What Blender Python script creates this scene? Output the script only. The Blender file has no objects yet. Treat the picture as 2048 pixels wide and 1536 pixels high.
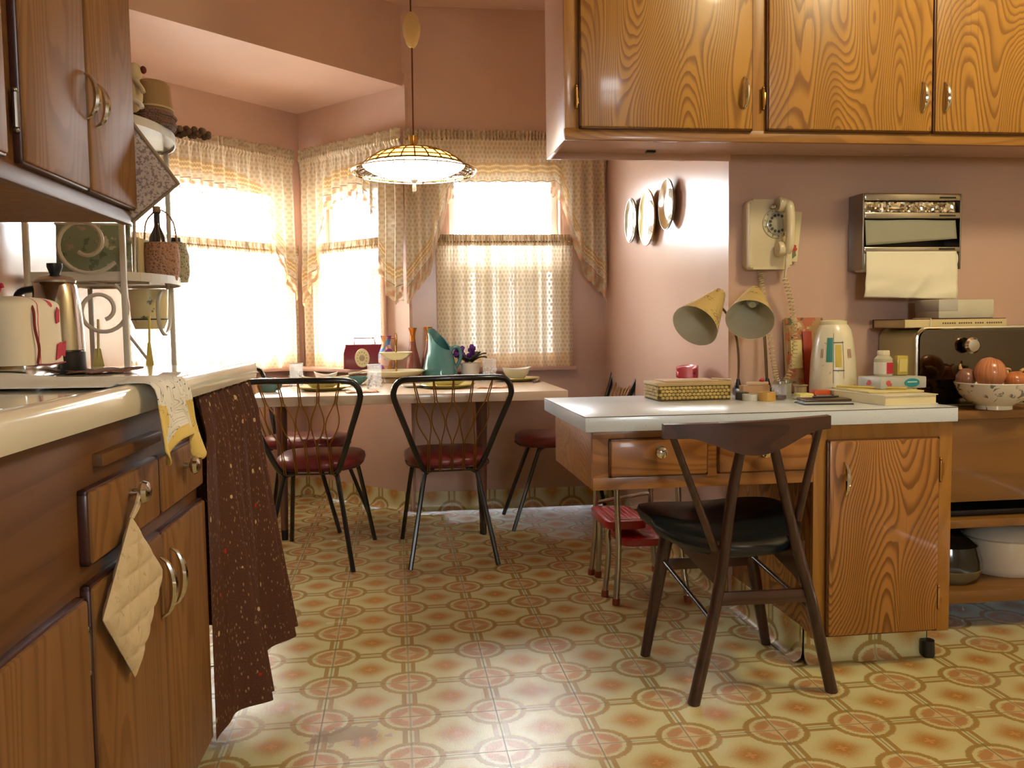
# Vintage kitchen with a dining bay: built in metres, X right, Y into the room, Z up.
import bpy, bmesh, math, random
from mathutils import Vector, Matrix
from mathutils import noise as mnoise
random.seed(11)
sc = bpy.context.scene
COL = sc.collection
PI = math.pi

# ------------------------------------------------------------------ camera
CAM_H, YAW, PITCH, ROLL, FPX = 1.0105, 0.1312, 0.0653, -0.0141, 1765.0
_fw = Vector((math.sin(YAW) * math.cos(PITCH), math.cos(YAW) * math.cos(PITCH), -math.sin(PITCH)))
_rt = Vector((math.cos(YAW), -math.sin(YAW), 0))
_up = _rt.cross(_fw)
_r2 = _rt * math.cos(ROLL) + _up * math.sin(ROLL)
_u2 = _up * math.cos(ROLL) - _rt * math.sin(ROLL)
cam_d = bpy.data.cameras.new('camera')
cam_d.sensor_width = 36.0
cam_d.lens = FPX / 2048.0 * 36.0
cam_d.clip_start = 0.02
cam_d.clip_end = 200
cam = bpy.data.objects.new('camera', cam_d)
COL.objects.link(cam)
_m = Matrix((_r2, _u2, -_fw)).transposed().to_4x4()
_m.translation = (0, 0, CAM_H)
cam.matrix_world = _m
sc.camera = cam

# ------------------------------------------------------------------ sky, lamps, exposure
SKY = 30.0
world = bpy.data.worlds.new('overcast_sky')
sc.world = world
world.use_nodes = True
_bg = world.node_tree.nodes['Background']
_bg.inputs[0].default_value = (0.93, 0.97, 1.0, 1)
_bg.inputs[1].default_value = SKY

def lamp(name, loc, power, color, size):
    d = bpy.data.lights.new(name, 'POINT')
    d.energy = power
    d.color = color
    d.shadow_soft_size = size
    o = bpy.data.objects.new(name, d)
    COL.objects.link(o)
    o.location = loc
    return o

# the kitchen's own ceiling lamp, above and to the right of the camera
lamp('ceiling_lamp_light', (1.75, 1.40, 2.50), 33, (1.0, 0.93, 0.58), 0.14)

def portal(name, loc, normal, w, h):
    d = bpy.data.lights.new(name, 'AREA')
    d.shape = 'RECTANGLE'
    d.size, d.size_y = w, h
    d.cycles.is_portal = True
    o = bpy.data.objects.new(name, d)
    COL.objects.link(o)
    o.location = loc
    o.rotation_euler = Vector(normal).to_track_quat('-Z', 'Z').to_euler()

sc.view_settings.view_transform = 'Standard'
sc.view_settings.look = 'None'
sc.view_settings.gamma = 1.0
sc.view_settings.use_curve_mapping = False
sc.view_settings.exposure = 0.92
sc.cycles.use_denoising = True
sc.cycles.sample_clamp_indirect = 16.0
sc.cycles.max_bounces = 7
sc.cycles.diffuse_bounces = 4
sc.cycles.glossy_bounces = 3
sc.cycles.transmission_bounces = 4
sc.cycles.transparent_max_bounces = 10
sc.cycles.caustics_reflective = False
sc.cycles.caustics_refractive = False
sc.cycles.use_adaptive_sampling = True
sc.cycles.adaptive_threshold = 0.065
sc.cycles.use_light_tree = False

# ------------------------------------------------------------------ geometry helpers
class MB:
    """collects shapes into one mesh"""
    def __init__(s):
        s.bm = bmesh.new()
        s.uvl = None
        s.uvb = None

    def box(s, x0, x1, y0, y1, z0, z1, bev=0.0, seg=2, T=None):
        m = Matrix.Translation(((x0 + x1) / 2, (y0 + y1) / 2, (z0 + z1) / 2)) @ Matrix.Diagonal((abs(x1 - x0), abs(y1 - y0), abs(z1 - z0), 1))
        vs = bmesh.ops.create_cube(s.bm, size=1, matrix=m)['verts']
        if bev > 0:
            es = list({e for v in vs for e in v.link_edges})
            r = bmesh.ops.bevel(s.bm, geom=es, offset=bev, segments=seg, profile=0.5, affect='EDGES')
            vs = list({v for f in r['faces'] for v in f.verts} | {v for v in vs if v.is_valid})
        if T is not None:
            bmesh.ops.transform(s.bm, matrix=T, verts=vs)
        return s

    def tube(s, pts, r, n=8, closed=False, caps=True):
        pts = [Vector(p) for p in pts]
        k = len(pts)
        rs = [r] * k if isinstance(r, (int, float)) else list(r)
        rings = []
        prev = None
        for i in range(k):
            a = pts[i - 1] if (i > 0 or closed) else pts[i]
            b = pts[(i + 1) % k] if (i < k - 1 or closed) else pts[i]
            t = (b - a).normalized()
            if prev is None:
                ref = Vector((0, 0, 1)) if abs(t.z) < 0.9 else Vector((1, 0, 0))
                nn = t.cross(ref).normalized()
            else:
                nn = prev - t * prev.dot(t)
                nn = nn.normalized() if nn.length > 1e-6 else prev
            prev = nn
            bb = t.cross(nn)
            rings.append([s.bm.verts.new(pts[i] + (nn * math.cos(2 * PI * j / n) + bb * math.sin(2 * PI * j / n)) * rs[i]) for j in range(n)])
        for i in range(k if closed else k - 1):
            A, B = rings[i], rings[(i + 1) % k]
            for j in range(n):
                s.bm.faces.new((A[j], A[(j + 1) % n], B[(j + 1) % n], B[j]))
        if caps and not closed:
            s.bm.faces.new(rings[0][::-1])
            s.bm.faces.new(rings[-1])
        return s

    def lathe(s, prof, n=28, c=(0, 0, 0), T=None, sx=1.0, sy=1.0):
        """prof: (radius, z) pairs, revolved about z at c"""
        rings = []
        for (r, z) in prof:
            if r < 1e-5:
                rings.append([s.bm.verts.new((c[0], c[1], c[2] + z))])
            else:
                rings.append([s.bm.verts.new((c[0] + sx * r * math.cos(2 * PI * j / n), c[1] + sy * r * math.sin(2 * PI * j / n), c[2] + z)) for j in range(n)])
        for A, B in zip(rings, rings[1:]):
            for j in range(n):
                j2 = (j + 1) % n
                if len(A) == 1 and len(B) == 1:
                    continue
                if len(A) == 1:
                    s.bm.faces.new((A[0], B[j2], B[j]))
                elif len(B) == 1:
                    s.bm.faces.new((A[j], A[j2], B[0]))
                else:
                    s.bm.faces.new((A[j], A[j2], B[j2], B[j]))
        if T is not None:
            bmesh.ops.transform(s.bm, matrix=T, verts=[v for R in rings for v in R])
        return s

    def prism(s, poly, h0, h1, T=None, bev=0.0):
        """poly in local xy, extruded in local z from h0 to h1, then moved by T"""
        a = [s.bm.verts.new((p[0], p[1], h0)) for p in poly]
        b = [s.bm.verts.new((p[0], p[1], h1)) for p in poly]
        k = len(poly)
        fs = [s.bm.faces.new(a[::-1]), s.bm.faces.new(b)]
        for i in range(k):
            fs.append(s.bm.faces.new((a[i], a[(i + 1) % k], b[(i + 1) % k], b[i])))
        vs = a + b
        if bev > 0:
            es = [e for e in fs[0].edges] + [e for e in fs[1].edges]
            r = bmesh.ops.bevel(s.bm, geom=es, offset=bev, segments=2, profile=0.5, affect='EDGES')
            vs = list({v for f in r['faces'] for v in f.verts} | {v for v in vs if v.is_valid})
        if T is not None:
            bmesh.ops.transform(s.bm, matrix=T, verts=vs)
        return s

    def grid(s, fn, nu, nv, uv=None, uvb=None, closed=False):
        """fn(a, b) with a, b in 0..1; uv / uvb give metre coordinates for the maps UV and EDGE"""
        if uv and s.uvl is None:
            s.uvl = s.bm.loops.layers.uv.new('UV')
        if uvb and s.uvb is None:
            s.uvb = s.bm.loops.layers.uv.new('EDGE')
        cols = nu if closed else nu + 1
        vs = [[s.bm.verts.new(fn(i / nu, j / nv)) for j in range(nv + 1)] for i in range(cols)]
        for i in range(nu):
            for j in range(nv):
                q = [(i, j), (i + 1, j), (i + 1, j + 1), (i, j + 1)]
                f = s.bm.faces.new([vs[a % cols][b] for a, b in q])
                for lp, (a, b) in zip(f.loops, q):
                    if uv:
                        lp[s.uvl].uv = uv(a / nu, b / nv)
                    if uvb:
                        lp[s.uvb].uv = uvb(a / nu, b / nv)
        return s

    def ball(s, c, rx, ry=None, rz=None, n=12, T=None):
        ry = rx if ry is None else ry
        rz = rx if rz is None else rz
        m = Matrix.Translation(c) @ (T or Matrix.Identity(4)) @ Matrix.Diagonal((rx, ry, rz, 1))
        bmesh.ops.create_uvsphere(s.bm, u_segments=n + 4, v_segments=n, radius=1, matrix=m)
        return s

WM = {}          # world matrix of every Empty made by thing()

def clean(bm, ang=38):
    bmesh.ops.recalc_face_normals(bm, faces=bm.faces)
    lim = math.radians(ang)
    for f in bm.faces:
        f.smooth = True
    for e in bm.edges:
        if len(e.link_faces) == 2 and e.calc_face_angle(0) > lim:
            e.smooth = False

def tag(o, label=None, cat=None, group=None, kind=None):
    if label: o['label'] = label
    if cat: o['category'] = cat
    if group: o['group'] = group
    if kind: o['kind'] = kind
    return o

def thing(name, label, cat, loc=(0, 0, 0), rotz=0.0, group=None):
    o = bpy.data.objects.new(name, None)
    o.empty_display_size = 0.05
    COL.objects.link(o)
    o.location = loc
    o.rotation_euler = (0, 0, rotz)
    WM[o] = Matrix.Translation(loc) @ Matrix.Rotation(rotz, 4, 'Z')
    return tag(o, label, cat, group)

def obj(name, mb, mat, parent=None, local=False, ang=38, label=None):
    """one mesh object; shapes are given in world coordinates unless local"""
    bm = mb.bm
    clean(bm, ang)
    me = bpy.data.meshes.new(name)
    o = bpy.data.objects.new(name, me)
    COL.objects.link(o)
    if parent is not None:
        pw = WM.get(parent)
        if not local and pw is not None:
            bmesh.ops.transform(bm, matrix=pw.inverted(), verts=bm.verts)
        o.parent = parent
        co = [v.co for v in bm.verts]
        ctr = Vector([(min(c[i] for c in co) + max(c[i] for c in co)) / 2 for i in range(3)])
        bmesh.ops.translate(bm, vec=-ctr, verts=bm.verts)
        o.location = ctr
        WM[o] = (pw if pw is not None else Matrix.Identity(4)) @ Matrix.Translation(ctr)
    else:
        co = [v.co for v in bm.verts]
        ctr = Vector([(min(c[i] for c in co) + max(c[i] for c in co)) / 2 for i in range(3)])
        ctr.z = min(c[2] for c in co)
        bmesh.ops.translate(bm, vec=-ctr, verts=bm.verts)
        o.location = ctr
        WM[o] = Matrix.Translation(ctr)
    bm.to_mesh(me)
    bm.free()
    if mat is not None:
        me.materials.append(mat)
    if label: o['label'] = label
    return o

def face_to(o, d):
    """turn an open surface so that it faces d"""
    d = Vector(d)
    if sum(p.normal.dot(d) * p.area for p in o.data.polygons) < 0:
        o.data.flip_normals()
    return o

def struct(name, mb, mat, parent=None, label=None):
    o = obj(name, mb, mat, parent)
    if parent is None:
        o['kind'] = 'structure'
    if label: o['label'] = label
    return o

def single(name, mb, mat, label, cat, group=None, ang=38):
    return tag(obj(name, mb, mat, ang=ang), label, cat, group)

def copy_tree(root, loc=None, rotz=None, label=None, parent=None):
    c = root.copy()
    COL.objects.link(c)
    if parent is not None:
        c.parent = parent
    if loc is not None:
        c.location = loc
    if rotz is not None:
        c.rotation_euler = (0, 0, rotz)
    if label: c['label'] = label
    for ch in list(root.children):
        copy_tree(ch, parent=c)
    return c

def rmat(axis, ang, loc=(0, 0, 0)):
    return Matrix.Translation(loc) @ Matrix.Rotation(ang, 4, axis)

def lerp(a, b, t):
    return a + (b - a) * t

def smooth_path(pts, k=6):
    """Catmull-Rom through pts"""
    P = [Vector(p) for p in pts]
    out = []
    for i in range(len(P) - 1):
        p0 = P[i - 1] if i else P[0] * 2 - P[1]
        p1, p2 = P[i], P[i + 1]
        p3 = P[i + 2] if i + 2 < len(P) else P[-1] * 2 - P[-2]
        for j in range(k):
            t = j / k
            out.append(0.5 * ((2 * p1) + (p2 - p0) * t + (2 * p0 - 5 * p1 + 4 * p2 - p3) * t * t + (3 * p1 - p0 - 3 * p2 + p3) * t ** 3))
    out.append(P[-1])
    return out

def polyfn(pts):
    """piecewise linear function through (x, y) pairs"""
    def f(x):
        if x <= pts[0][0]: return pts[0][1]
        for (a, b), (c, d) in zip(pts, pts[1:]):
            if x <= c:
                return b + (d - b) * (x - a) / (c - a)
        return pts[-1][1]
    return f

def round_rect(w, h, r, k=5, cx=0, cy=0):
    out = []
    for (sx, sy, a0) in ((1, 1, 0), (-1, 1, 90), (-1, -1, 180), (1, -1, 270)):
        for j in range(k + 1):
            a = math.radians(a0 + 90 * j / k)
            out.append((cx + sx * (w / 2 - r) + r * math.cos(a), cy + sy * (h / 2 - r) + r * math.sin(a)))
    return out

# ------------------------------------------------------------------ materials
def lin(c):
    c = c / 255.0
    return c / 12.92 if c <= 0.04045 else ((c + 0.055) / 1.055) ** 2.4

def C8(r, g, b):
    return (lin(r), lin(g), lin(b), 1.0)

class S:
    """a node socket with arithmetic"""
    def __init__(s, nb, sock): s.nb, s.k = nb, sock
    def _o(s, op, o=None, rev=False):
        return s.nb.math(op, o, s) if rev else s.nb.math(op, s, o)
    def __add__(s, o): return s._o('ADD', o)
    __radd__ = __add__
    def __sub__(s, o): return s._o('SUBTRACT', o)
    def __rsub__(s, o): return s._o('SUBTRACT', o, True)
    def __mul__(s, o): return s._o('MULTIPLY', o)
    __rmul__ = __mul__
    def __truediv__(s, o): return s._o('DIVIDE', o)
    def lt(s, o): return s._o('LESS_THAN', o)
    def gt(s, o): return s._o('GREATER_THAN', o)
    def abs(s): return s.nb.math('ABSOLUTE', s)
    def fract(s): return s.nb.math('FRACT', s)
    def sqrt(s): return s.nb.math('SQRT', s)
    def sin(s): return s.nb.math('SINE', s)
    def min(s, o): return s._o('MINIMUM', o)
    def max(s, o): return s._o('MAXIMUM', o)
    def step(s, a, b):
        return s.nb.maprange(s, a, b)

class NB:
    def __init__(s, name):
        s.m = bpy.data.materials.new(name)
        s.m.use_nodes = True
        s.nt = s.m.node_tree
        s.nt.nodes.clear()
        s.out = s.nt.nodes.new('ShaderNodeOutputMaterial')
    def node(s, t, **kw):
        n = s.nt.nodes.new(t)
        for k, v in kw.items(): setattr(n, k, v)
        return n
    def put(s, sock, v):
        if isinstance(v, S): s.nt.links.new(v.k, sock)
        elif v is not None: sock.default_value = v
    def math(s, op, a, b=None):
        n = s.node('ShaderNodeMath', operation=op)
        s.put(n.inputs[0], a)
        if b is not None: s.put(n.inputs[1], b)
        return S(s, n.outputs[0])
    def maprange(s, v, a, b, c=0.0, d=1.0):
        n = s.node('ShaderNodeMapRange', interpolation_type='SMOOTHSTEP')
        s.put(n.inputs[0], v)
        for i, x in enumerate((a, b, c, d)): n.inputs[i + 1].default_value = x
        return S(s, n.outputs[0])
    def coord(s, kind='Object'):
        return S(s, s.node('ShaderNodeTexCoord').outputs[kind])
    def uv(s, name):
        return S(s, s.node('ShaderNodeUVMap', uv_map=name).outputs[0])
    def rnd(s):
        return S(s, s.node('ShaderNodeObjectInfo').outputs['Random'])
    def xyz(s, v):
        n = s.node('ShaderNodeSeparateXYZ')
        s.put(n.inputs[0], v)
        return [S(s, o) for o in n.outputs]
    def vec(s, x, y, z=0.0):
        n = s.node('ShaderNodeCombineXYZ')
        for i, q in enumerate((x, y, z)): s.put(n.inputs[i], q)
        return S(s, n.outputs[0])
    def scale(s, v, sc):
        n = s.node('ShaderNodeVectorMath', operation='MULTIPLY')
        s.put(n.inputs[0], v)
        n.inputs[1].default_value = sc
        return S(s, n.outputs[0])
    def noise(s, v, scale=5, detail=2, rough=0.5, dist=0.0, w=None):
        n = s.node('ShaderNodeTexNoise', noise_dimensions='4D' if w is not None else '3D')
        s.put(n.inputs['Vector'], v)
        n.inputs['Scale'].default_value = scale
        n.inputs['Detail'].default_value = detail
        n.inputs['Roughness'].default_value = rough
        n.inputs['Distortion'].default_value = dist
        if w is not None: s.put(n.inputs['W'], w)
        return S(s, n.outputs[0])
    def voro(s, v, scale, out='Distance', feature='F1', rand=1.0):
        n = s.node('ShaderNodeTexVoronoi', feature=feature)
        s.put(n.inputs['Vector'], v)
        n.inputs['Scale'].default_value = scale
        n.inputs['Randomness'].default_value = rand
        return S(s, n.outputs[out])
    def mix(s, f, a, b):
        n = s.node('ShaderNodeMix', data_type='RGBA')
        s.put(n.inputs[0], f)
        s.put(n.inputs[6], a)
        s.put(n.inputs[7], b)
        return S(s, n.outputs[2])
    def bump(s, h, strength=0.3, dist=0.01):
        n = s.node('ShaderNodeBump')
        n.inputs['Strength'].default_value = strength
        n.inputs['Distance'].default_value = dist
        s.put(n.inputs['Height'], h)
        return S(s, n.outputs[0])
    def bsdf(s, color, rough=0.5, metal=0.0, spec=0.5, normal=None, coat=0.0, **kw):
        n = s.node('ShaderNodeBsdfPrincipled')
        s.put(n.inputs['Base Color'], color)
        s.put(n.inputs['Roughness'], rough)
        n.inputs['Metallic'].default_value = metal
        n.inputs['Specular IOR Level'].default_value = spec
        n.inputs['Coat Weight'].default_value = coat
        n.inputs['Coat Roughness'].default_value = 0.08
        for k, v in kw.items():
            s.put(n.inputs[k.replace('_', ' ')], v)
        if normal is not None: s.put(n.inputs['Normal'], normal)
        return S(s, n.outputs[0])
    def shader(s, t, color=None, **kw):
        n = s.node(t)
        if color is not None: s.put(n.inputs['Color'], color)
        for k, v in kw.items(): s.put(n.inputs[k], v)
        return S(s, n.outputs[0])
    def mixsh(s, f, a, b):
        n = s.node('ShaderNodeMixShader')
        s.put(n.inputs[0], f)
        s.nt.links.new(a.k, n.inputs[1])
        s.nt.links.new(b.k, n.inputs[2])
        return S(s, n.outputs[0])
    def done(s, sh):
        s.nt.links.new(sh.k, s.out.inputs[0])
        return s.m

_cache = {}
def plain(name, c, rough=0.5, metal=0.0, spec=0.5, coat=0.0, bump=0.0, bscale=80.0, var=0.06, vscale=6.0):
    """plain finish with a little uneven tone and relief"""
    if name in _cache: return _cache[name]
    b = NB(name)
    o = b.coord()
    f = b.noise(o, vscale, 3)
    c = C8(*c)
    d = tuple(x * (1 - 2.2 * var) for x in c[:3]) + (1,)
    col = b.mix(f.step(0.3, 0.75), c, d)
    nrm = b.bump(b.noise(o, bscale, 2), bump, 0.002) if bump else None
    _cache[name] = b.done(b.bsdf(col, rough, metal, spec, nrm, coat))
    return _cache[name]

def oak(name, light, dark, axis='z', rings=9.0, wide=2.2, along=0.45, contrast=0.8, rough=0.38, coat=0.15, spec=0.5):
    """plain-sawn veneer: growth-ring contours of a stretched field, plus pores along the grain"""
    b = NB(name)
    o = b.coord()
    sc3 = {'x': (along, wide, wide), 'y': (wide, along, wide), 'z': (wide, wide, along)}[axis]
    fine = {'x': (3, 130, 130), 'y': (130, 3, 130), 'z': (130, 130, 3)}[axis]
    mid = {'x': (2.0, 22, 22), 'y': (22, 2.0, 22), 'z': (22, 22, 2.0)}[axis]
    r = b.rnd()
    w = r * 37.0
    f = b.noise(b.scale(o, sc3), 2.4, 1.2, 0.45, 0.15, w=w)
    wob = b.noise(b.scale(o, mid), 1.0, 2, w=w) * 0.022
    ph = ((f + wob) * rings * 2.2).fract()
    ring = (1.0 - ph.step(0.45, 0.92)) * ph.step(0.0, 0.10)
    pore = b.noise(b.scale(o, fine), 1.0, 2, 0.6)
    tone = b.noise(b.scale(o, mid), 0.6, 2, w=w)
    col = b.mix(ring * contrast + (1.0 - contrast) * 0.5, C8(*dark), C8(*light))
    dk = tuple(x * 0.72 for x in C8(*dark)[:3]) + (1,)
    col = b.mix(pore.step(0.60, 0.78) * 0.55, col, dk)
    col = b.mix(tone.step(0.35, 0.75) * 0.35, col, C8(*dark))
    nrm = b.bump(pore, 0.12, 0.001)
    return b.done(b.bsdf(col, rough, spec=spec, normal=nrm, coat=coat))

M = {}
# painted plaster: dusty pink, semi-gloss
def paint(name, c, rough):
    b = NB(name)
    o = b.coord()
    f = b.noise(o, 1.3, 3)
    cc = C8(*c)
    d = tuple(x * 0.9 for x in cc[:3]) + (1,)
    h = b.noise(o, 260, 2) + b.noise(o, 14, 2) * 0.6
    return b.done(b.bsdf(b.mix(f.step(0.3, 0.75), cc, d), rough, spec=0.40, normal=b.bump(h, 0.03, 0.002)))
PINK = (202, 168, 150)
M['wall'] = paint('pink_gloss_paint', PINK, 0.23)
M['ceil'] = paint('pink_ceiling_paint', (206, 170, 152), 0.5)
M['plaster'] = paint('cream_wall_paint', (222, 208, 178), 0.4)
M['trim'] = paint('pink_trim_paint', (204, 166, 148), 0.3)

# oak veneer of the right hand cabinets, browner birch of the left ones
M['oak'] = oak('golden_oak_upright', (176, 126, 46), (126, 80, 18), 'z', rings=30, wide=1.8, along=0.42, contrast=0.85)
M['oak_x'] = oak('golden_oak_level', (170, 118, 46), (130, 84, 26), 'x', rings=12, wide=2.4, along=0.3, contrast=0.6)
M['oak_frame'] = oak('golden_oak_frame', (172, 120, 46), (144, 96, 32), 'z', rings=9, wide=2.4, along=0.3, contrast=0.45)
M['oak_red'] = oak('red_oak_upright', (178, 122, 58), (118, 72, 18), 'z', rings=30, wide=1.6, along=0.55, contrast=0.9)
M['oak_red_x'] = oak('red_oak_level', (168, 112, 54), (122, 74, 26), 'x', rings=13, wide=2.2, along=0.4, contrast=0.65)
M['birch'] = oak('brown_birch_upright', (146, 106, 64), (112, 76, 43), 'z', rings=9, wide=2.6, along=0.35, contrast=0.45, rough=0.5, coat=0.0, spec=0.08)
M['birch_y'] = oak('brown_birch_level', (116, 79, 46), (88, 57, 32), 'y', rings=6, wide=2.8, along=0.3, contrast=0.4, rough=0.45, coat=0.0, spec=0.2)
M['edge'] = plain('dark_bevelled_edge', (74, 42, 34), 0.3, var=0.1)
M['walnut'] = oak('dark_teak', (74, 46, 36), (48, 28, 22), 'z', rings=5, wide=5, along=0.8, contrast=0.6, rough=0.32)
M['walnut_x'] = oak('dark_teak_level', (76, 46, 36), (48, 28, 22), 'x', rings=5, wide=5, along=0.8, contrast=0.6, rough=0.30)
M['ply'] = oak('plain_plywood', (142, 98, 40), (112, 74, 26), 'x', rings=4, contrast=0.35, rough=0.55)
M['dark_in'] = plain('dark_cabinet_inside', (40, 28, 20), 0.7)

M['chrome'] = plain('chrome', (215, 212, 205), 0.12, 1.0, var=0.02)
M['chrome_dull'] = plain('worn_chrome', (190, 184, 174), 0.24, 1.0, var=0.06)
M['steel'] = plain('brushed_steel', (150, 146, 138), 0.30, 1.0, var=0.05)
M['mirror'] = plain('polished_chrome_panel', (112, 104, 94), 0.06, 1.0, var=0.02)
M['brass'] = plain('brass', (196, 150, 66), 0.24, 1.0, var=0.05)
M['wire'] = plain('brass_wire', (172, 126, 62), 0.32, 1.0, var=0.1)
M['copper'] = plain('copper_glaze', (206, 124, 46), 0.22, 0.75, var=0.08)
M['black_metal'] = plain('black_enamel_tube', (26, 28, 30), 0.22, 0.0, coat=0.5, var=0.15, vscale=30)
M['rackwhite'] = plain('cream_wrought_iron', (196, 188, 172), 0.42, bump=0.1, bscale=90)
M['maroon'] = plain('maroon_vinyl', (132, 50, 52), 0.32, bump=0.12, bscale=160, coat=0.1, var=0.12)
M['blackvinyl'] = plain('black_blue_vinyl', (24, 32, 36), 0.30, bump=0.15, bscale=220, var=0.15)
M['redpaint'] = plain('red_enamel', (184, 34, 44), 0.30, coat=0.3, var=0.06)
M['rubber'] = plain('rust_brown_rubber', (150, 70, 34), 0.6)
M['blackplastic'] = plain('black_plastic', (24, 24, 26), 0.35)
M['cream'] = plain('cream_plastic', (214, 200, 164), 0.26, coat=0.25, var=0.04)
M['creamcer'] = plain('cream_glaze', (226, 218, 178), 0.16, coat=0.4, var=0.03)
M['white'] = plain('white_glaze', (232, 228, 218), 0.16, coat=0.4, var=0.03)
M['whiteenamel'] = plain('white_enamel_counter', (232, 226, 208), 0.10, coat=0.5, var=0.02)
M['teal'] = plain('teal_glaze', (84, 140, 138), 0.14, coat=0.5, var=0.08)
M['yellowplate'] = plain('olive_yellow_glaze', (206, 190, 104), 0.2, coat=0.3, var=0.06)
M['grey_board'] = plain('grey_enamel', (168, 160, 148), 0.35)
M['paper'] = plain('white_paper', (232, 226, 200), 0.8, var=0.03)
M['linen'] = plain('white_linen', (232, 228, 214), 0.85, bump=0.2, bscale=300)
M['cordbrown'] = plain('brown_cord', (92, 48, 26), 0.7)
M['cordcream'] = plain('cream_cord', (206, 186, 138), 0.45)

def laminate(name, c, fleck, dens=260.0, rough=0.18):
    b = NB(name)
    o = b.coord()
    d = b.voro(o, dens)
    big = b.voro(o, dens * 0.28)
    f = (1.0 - d.step(0.10, 0.22)) * b.noise(o, 60, 2).step(0.52, 0.6) + (1.0 - big.step(0.06, 0.10)) * 0.8
    col = b.mix(f.min(1.0) * 0.75, C8(*c), C8(*fleck))
    return b.done(b.bsdf(col, rough, spec=0.5, coat=0.2))
M['desk_top'] = laminate('white_flecked_laminate', (206, 216, 224), (120, 112, 100), 260.0, 0.26)
M['table_top'] = laminate('beige_flecked_laminate', (214, 192, 168), (180, 150, 124), 330, 0.25)

# vinyl floor tile: quarter medallions at the corners, a flower in the middle
def vinyl(name, wear=True):
    b = NB(name)
    u, v, _ = b.xyz(b.uv('UV'))
    tu, tv = u.fract(), v.fract()
    cx, cy = tu - 0.5, tv - 0.5
    a, c = cx.abs(), cy.abs()
    ea, ec = 0.5 - a, 0.5 - c
    rc = (ea * ea + ec * ec).sqrt()
    o = b.coord('Object')
    nz = b.noise(b.vec(u, v, 0.0), 46, 2)
    jit = (nz - 0.5) * 0.06
    rcj = rc + jit
    CREAM, TAN, ORNG, BRN, SEAM = C8(214, 209, 156), C8(166, 138, 78), C8(184, 130, 76), C8(182, 126, 48), C8(146, 146, 112)
    e = ea.min(ec)
    col = b.mix(0.0, CREAM, CREAM)
    # flower
    r = (cx * cx + cy * cy).sqrt()
    pet = (a * c * 9.0)
    fl = 1.0 - (r + pet * 0.20 + jit * 2.6).step(0.02, 0.37)
    col = b.mix(fl * 0.95, col, BRN)
    cross = (a.min(c).lt(0.018) * a.max(c).lt(0.062)).max((a + c).lt(0.030))
    col = b.mix(cross * 0.75, col, C8(214, 160, 104))
    # bands along the tile edges and the ring round each medallion
    band = e.gt(0.036) * e.lt(0.092)
    edge_l = e.lt(0.012)
    col = b.mix(band * 0.95, col, TAN)
    ring = rcj.step(0.286, 0.298) * (1.0 - rcj.step(0.352, 0.366))
    inside = 1.0 - rcj.step(0.286, 0.298)
    col = b.mix(inside, col, CREAM)
    col = b.mix(ring * 0.95, col, TAN)
    med = 1.0 - (rc + jit * 1.6).step(0.222, 0.262)
    col = b.mix(med * 0.85, col, ORNG)
    dia = 1.0 - (ea + ec + jit * 1.5).step(0.14, 0.17)
    col = b.mix(dia * 0.9, col, C8(214, 190, 142))
    spoke = 1.0 - e.step(0.016, 0.034)
    col = b.mix(spoke * med * 0.7, col, C8(214, 190, 142))
    col = b.mix(edge_l * 0.55, col, SEAM)
    # soil and per tile tone
    geo = S(b, b.node('ShaderNodeNewGeometry').outputs['Position'])
    gx, gy, _ = b.xyz(geo)
    tone = b.noise(geo, 2.2, 3, 0.6)
    col = b.mix(tone.step(0.45, 0.85) * 0.22, col, C8(150, 118, 80))
    wx, wy = (gx + 0.135) / 0.13, (gy - 2.175) / 0.075
    worn = 1.0 - ((wx * wx + wy * wy).sqrt() + (b.noise(geo, 24, 2) - 0.5) * 1.6).step(0.62, 0.72)
    col = b.mix(worn * 0.75, col, C8(150, 128, 104))
    rn = b.rnd()
    col = b.mix(rn * 0.10, col, C8(150, 104, 66))
    emb = b.noise(b.vec(u, v, 7.0), 60, 2, 0.7)
    nrm = b.bump(emb - edge_l * 1.0, 0.20, 0.0025)
    rough = 0.15 + tone * 0.18 + worn * 0.3
    return b.done(b.bsdf(col, rough, spec=0.6, normal=nrm))
M['vinyl'] = vinyl('vinyl_tile')
# bare worn patch where the print has gone
M['wornpatch'] = plain('worn_vinyl', (150, 132, 108), 0.55, bump=0.4, bscale=60, var=0.2, vscale=20)

# curtain cotton: cream with a honeycomb of dots, lets daylight through
def dots(b, u, v, p, r):
    def lay(du, dv):
        x = ((u + du) / p).fract() - 0.5
        y = ((v + dv) / (p * 1.732)).fract() - 0.5
        return (x * x + y * y * 3.0).sqrt()
    d = lay(0.0, 0.0).min(lay(p / 2, p * 0.866))
    return d.step(r * 0.8, r), d

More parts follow.
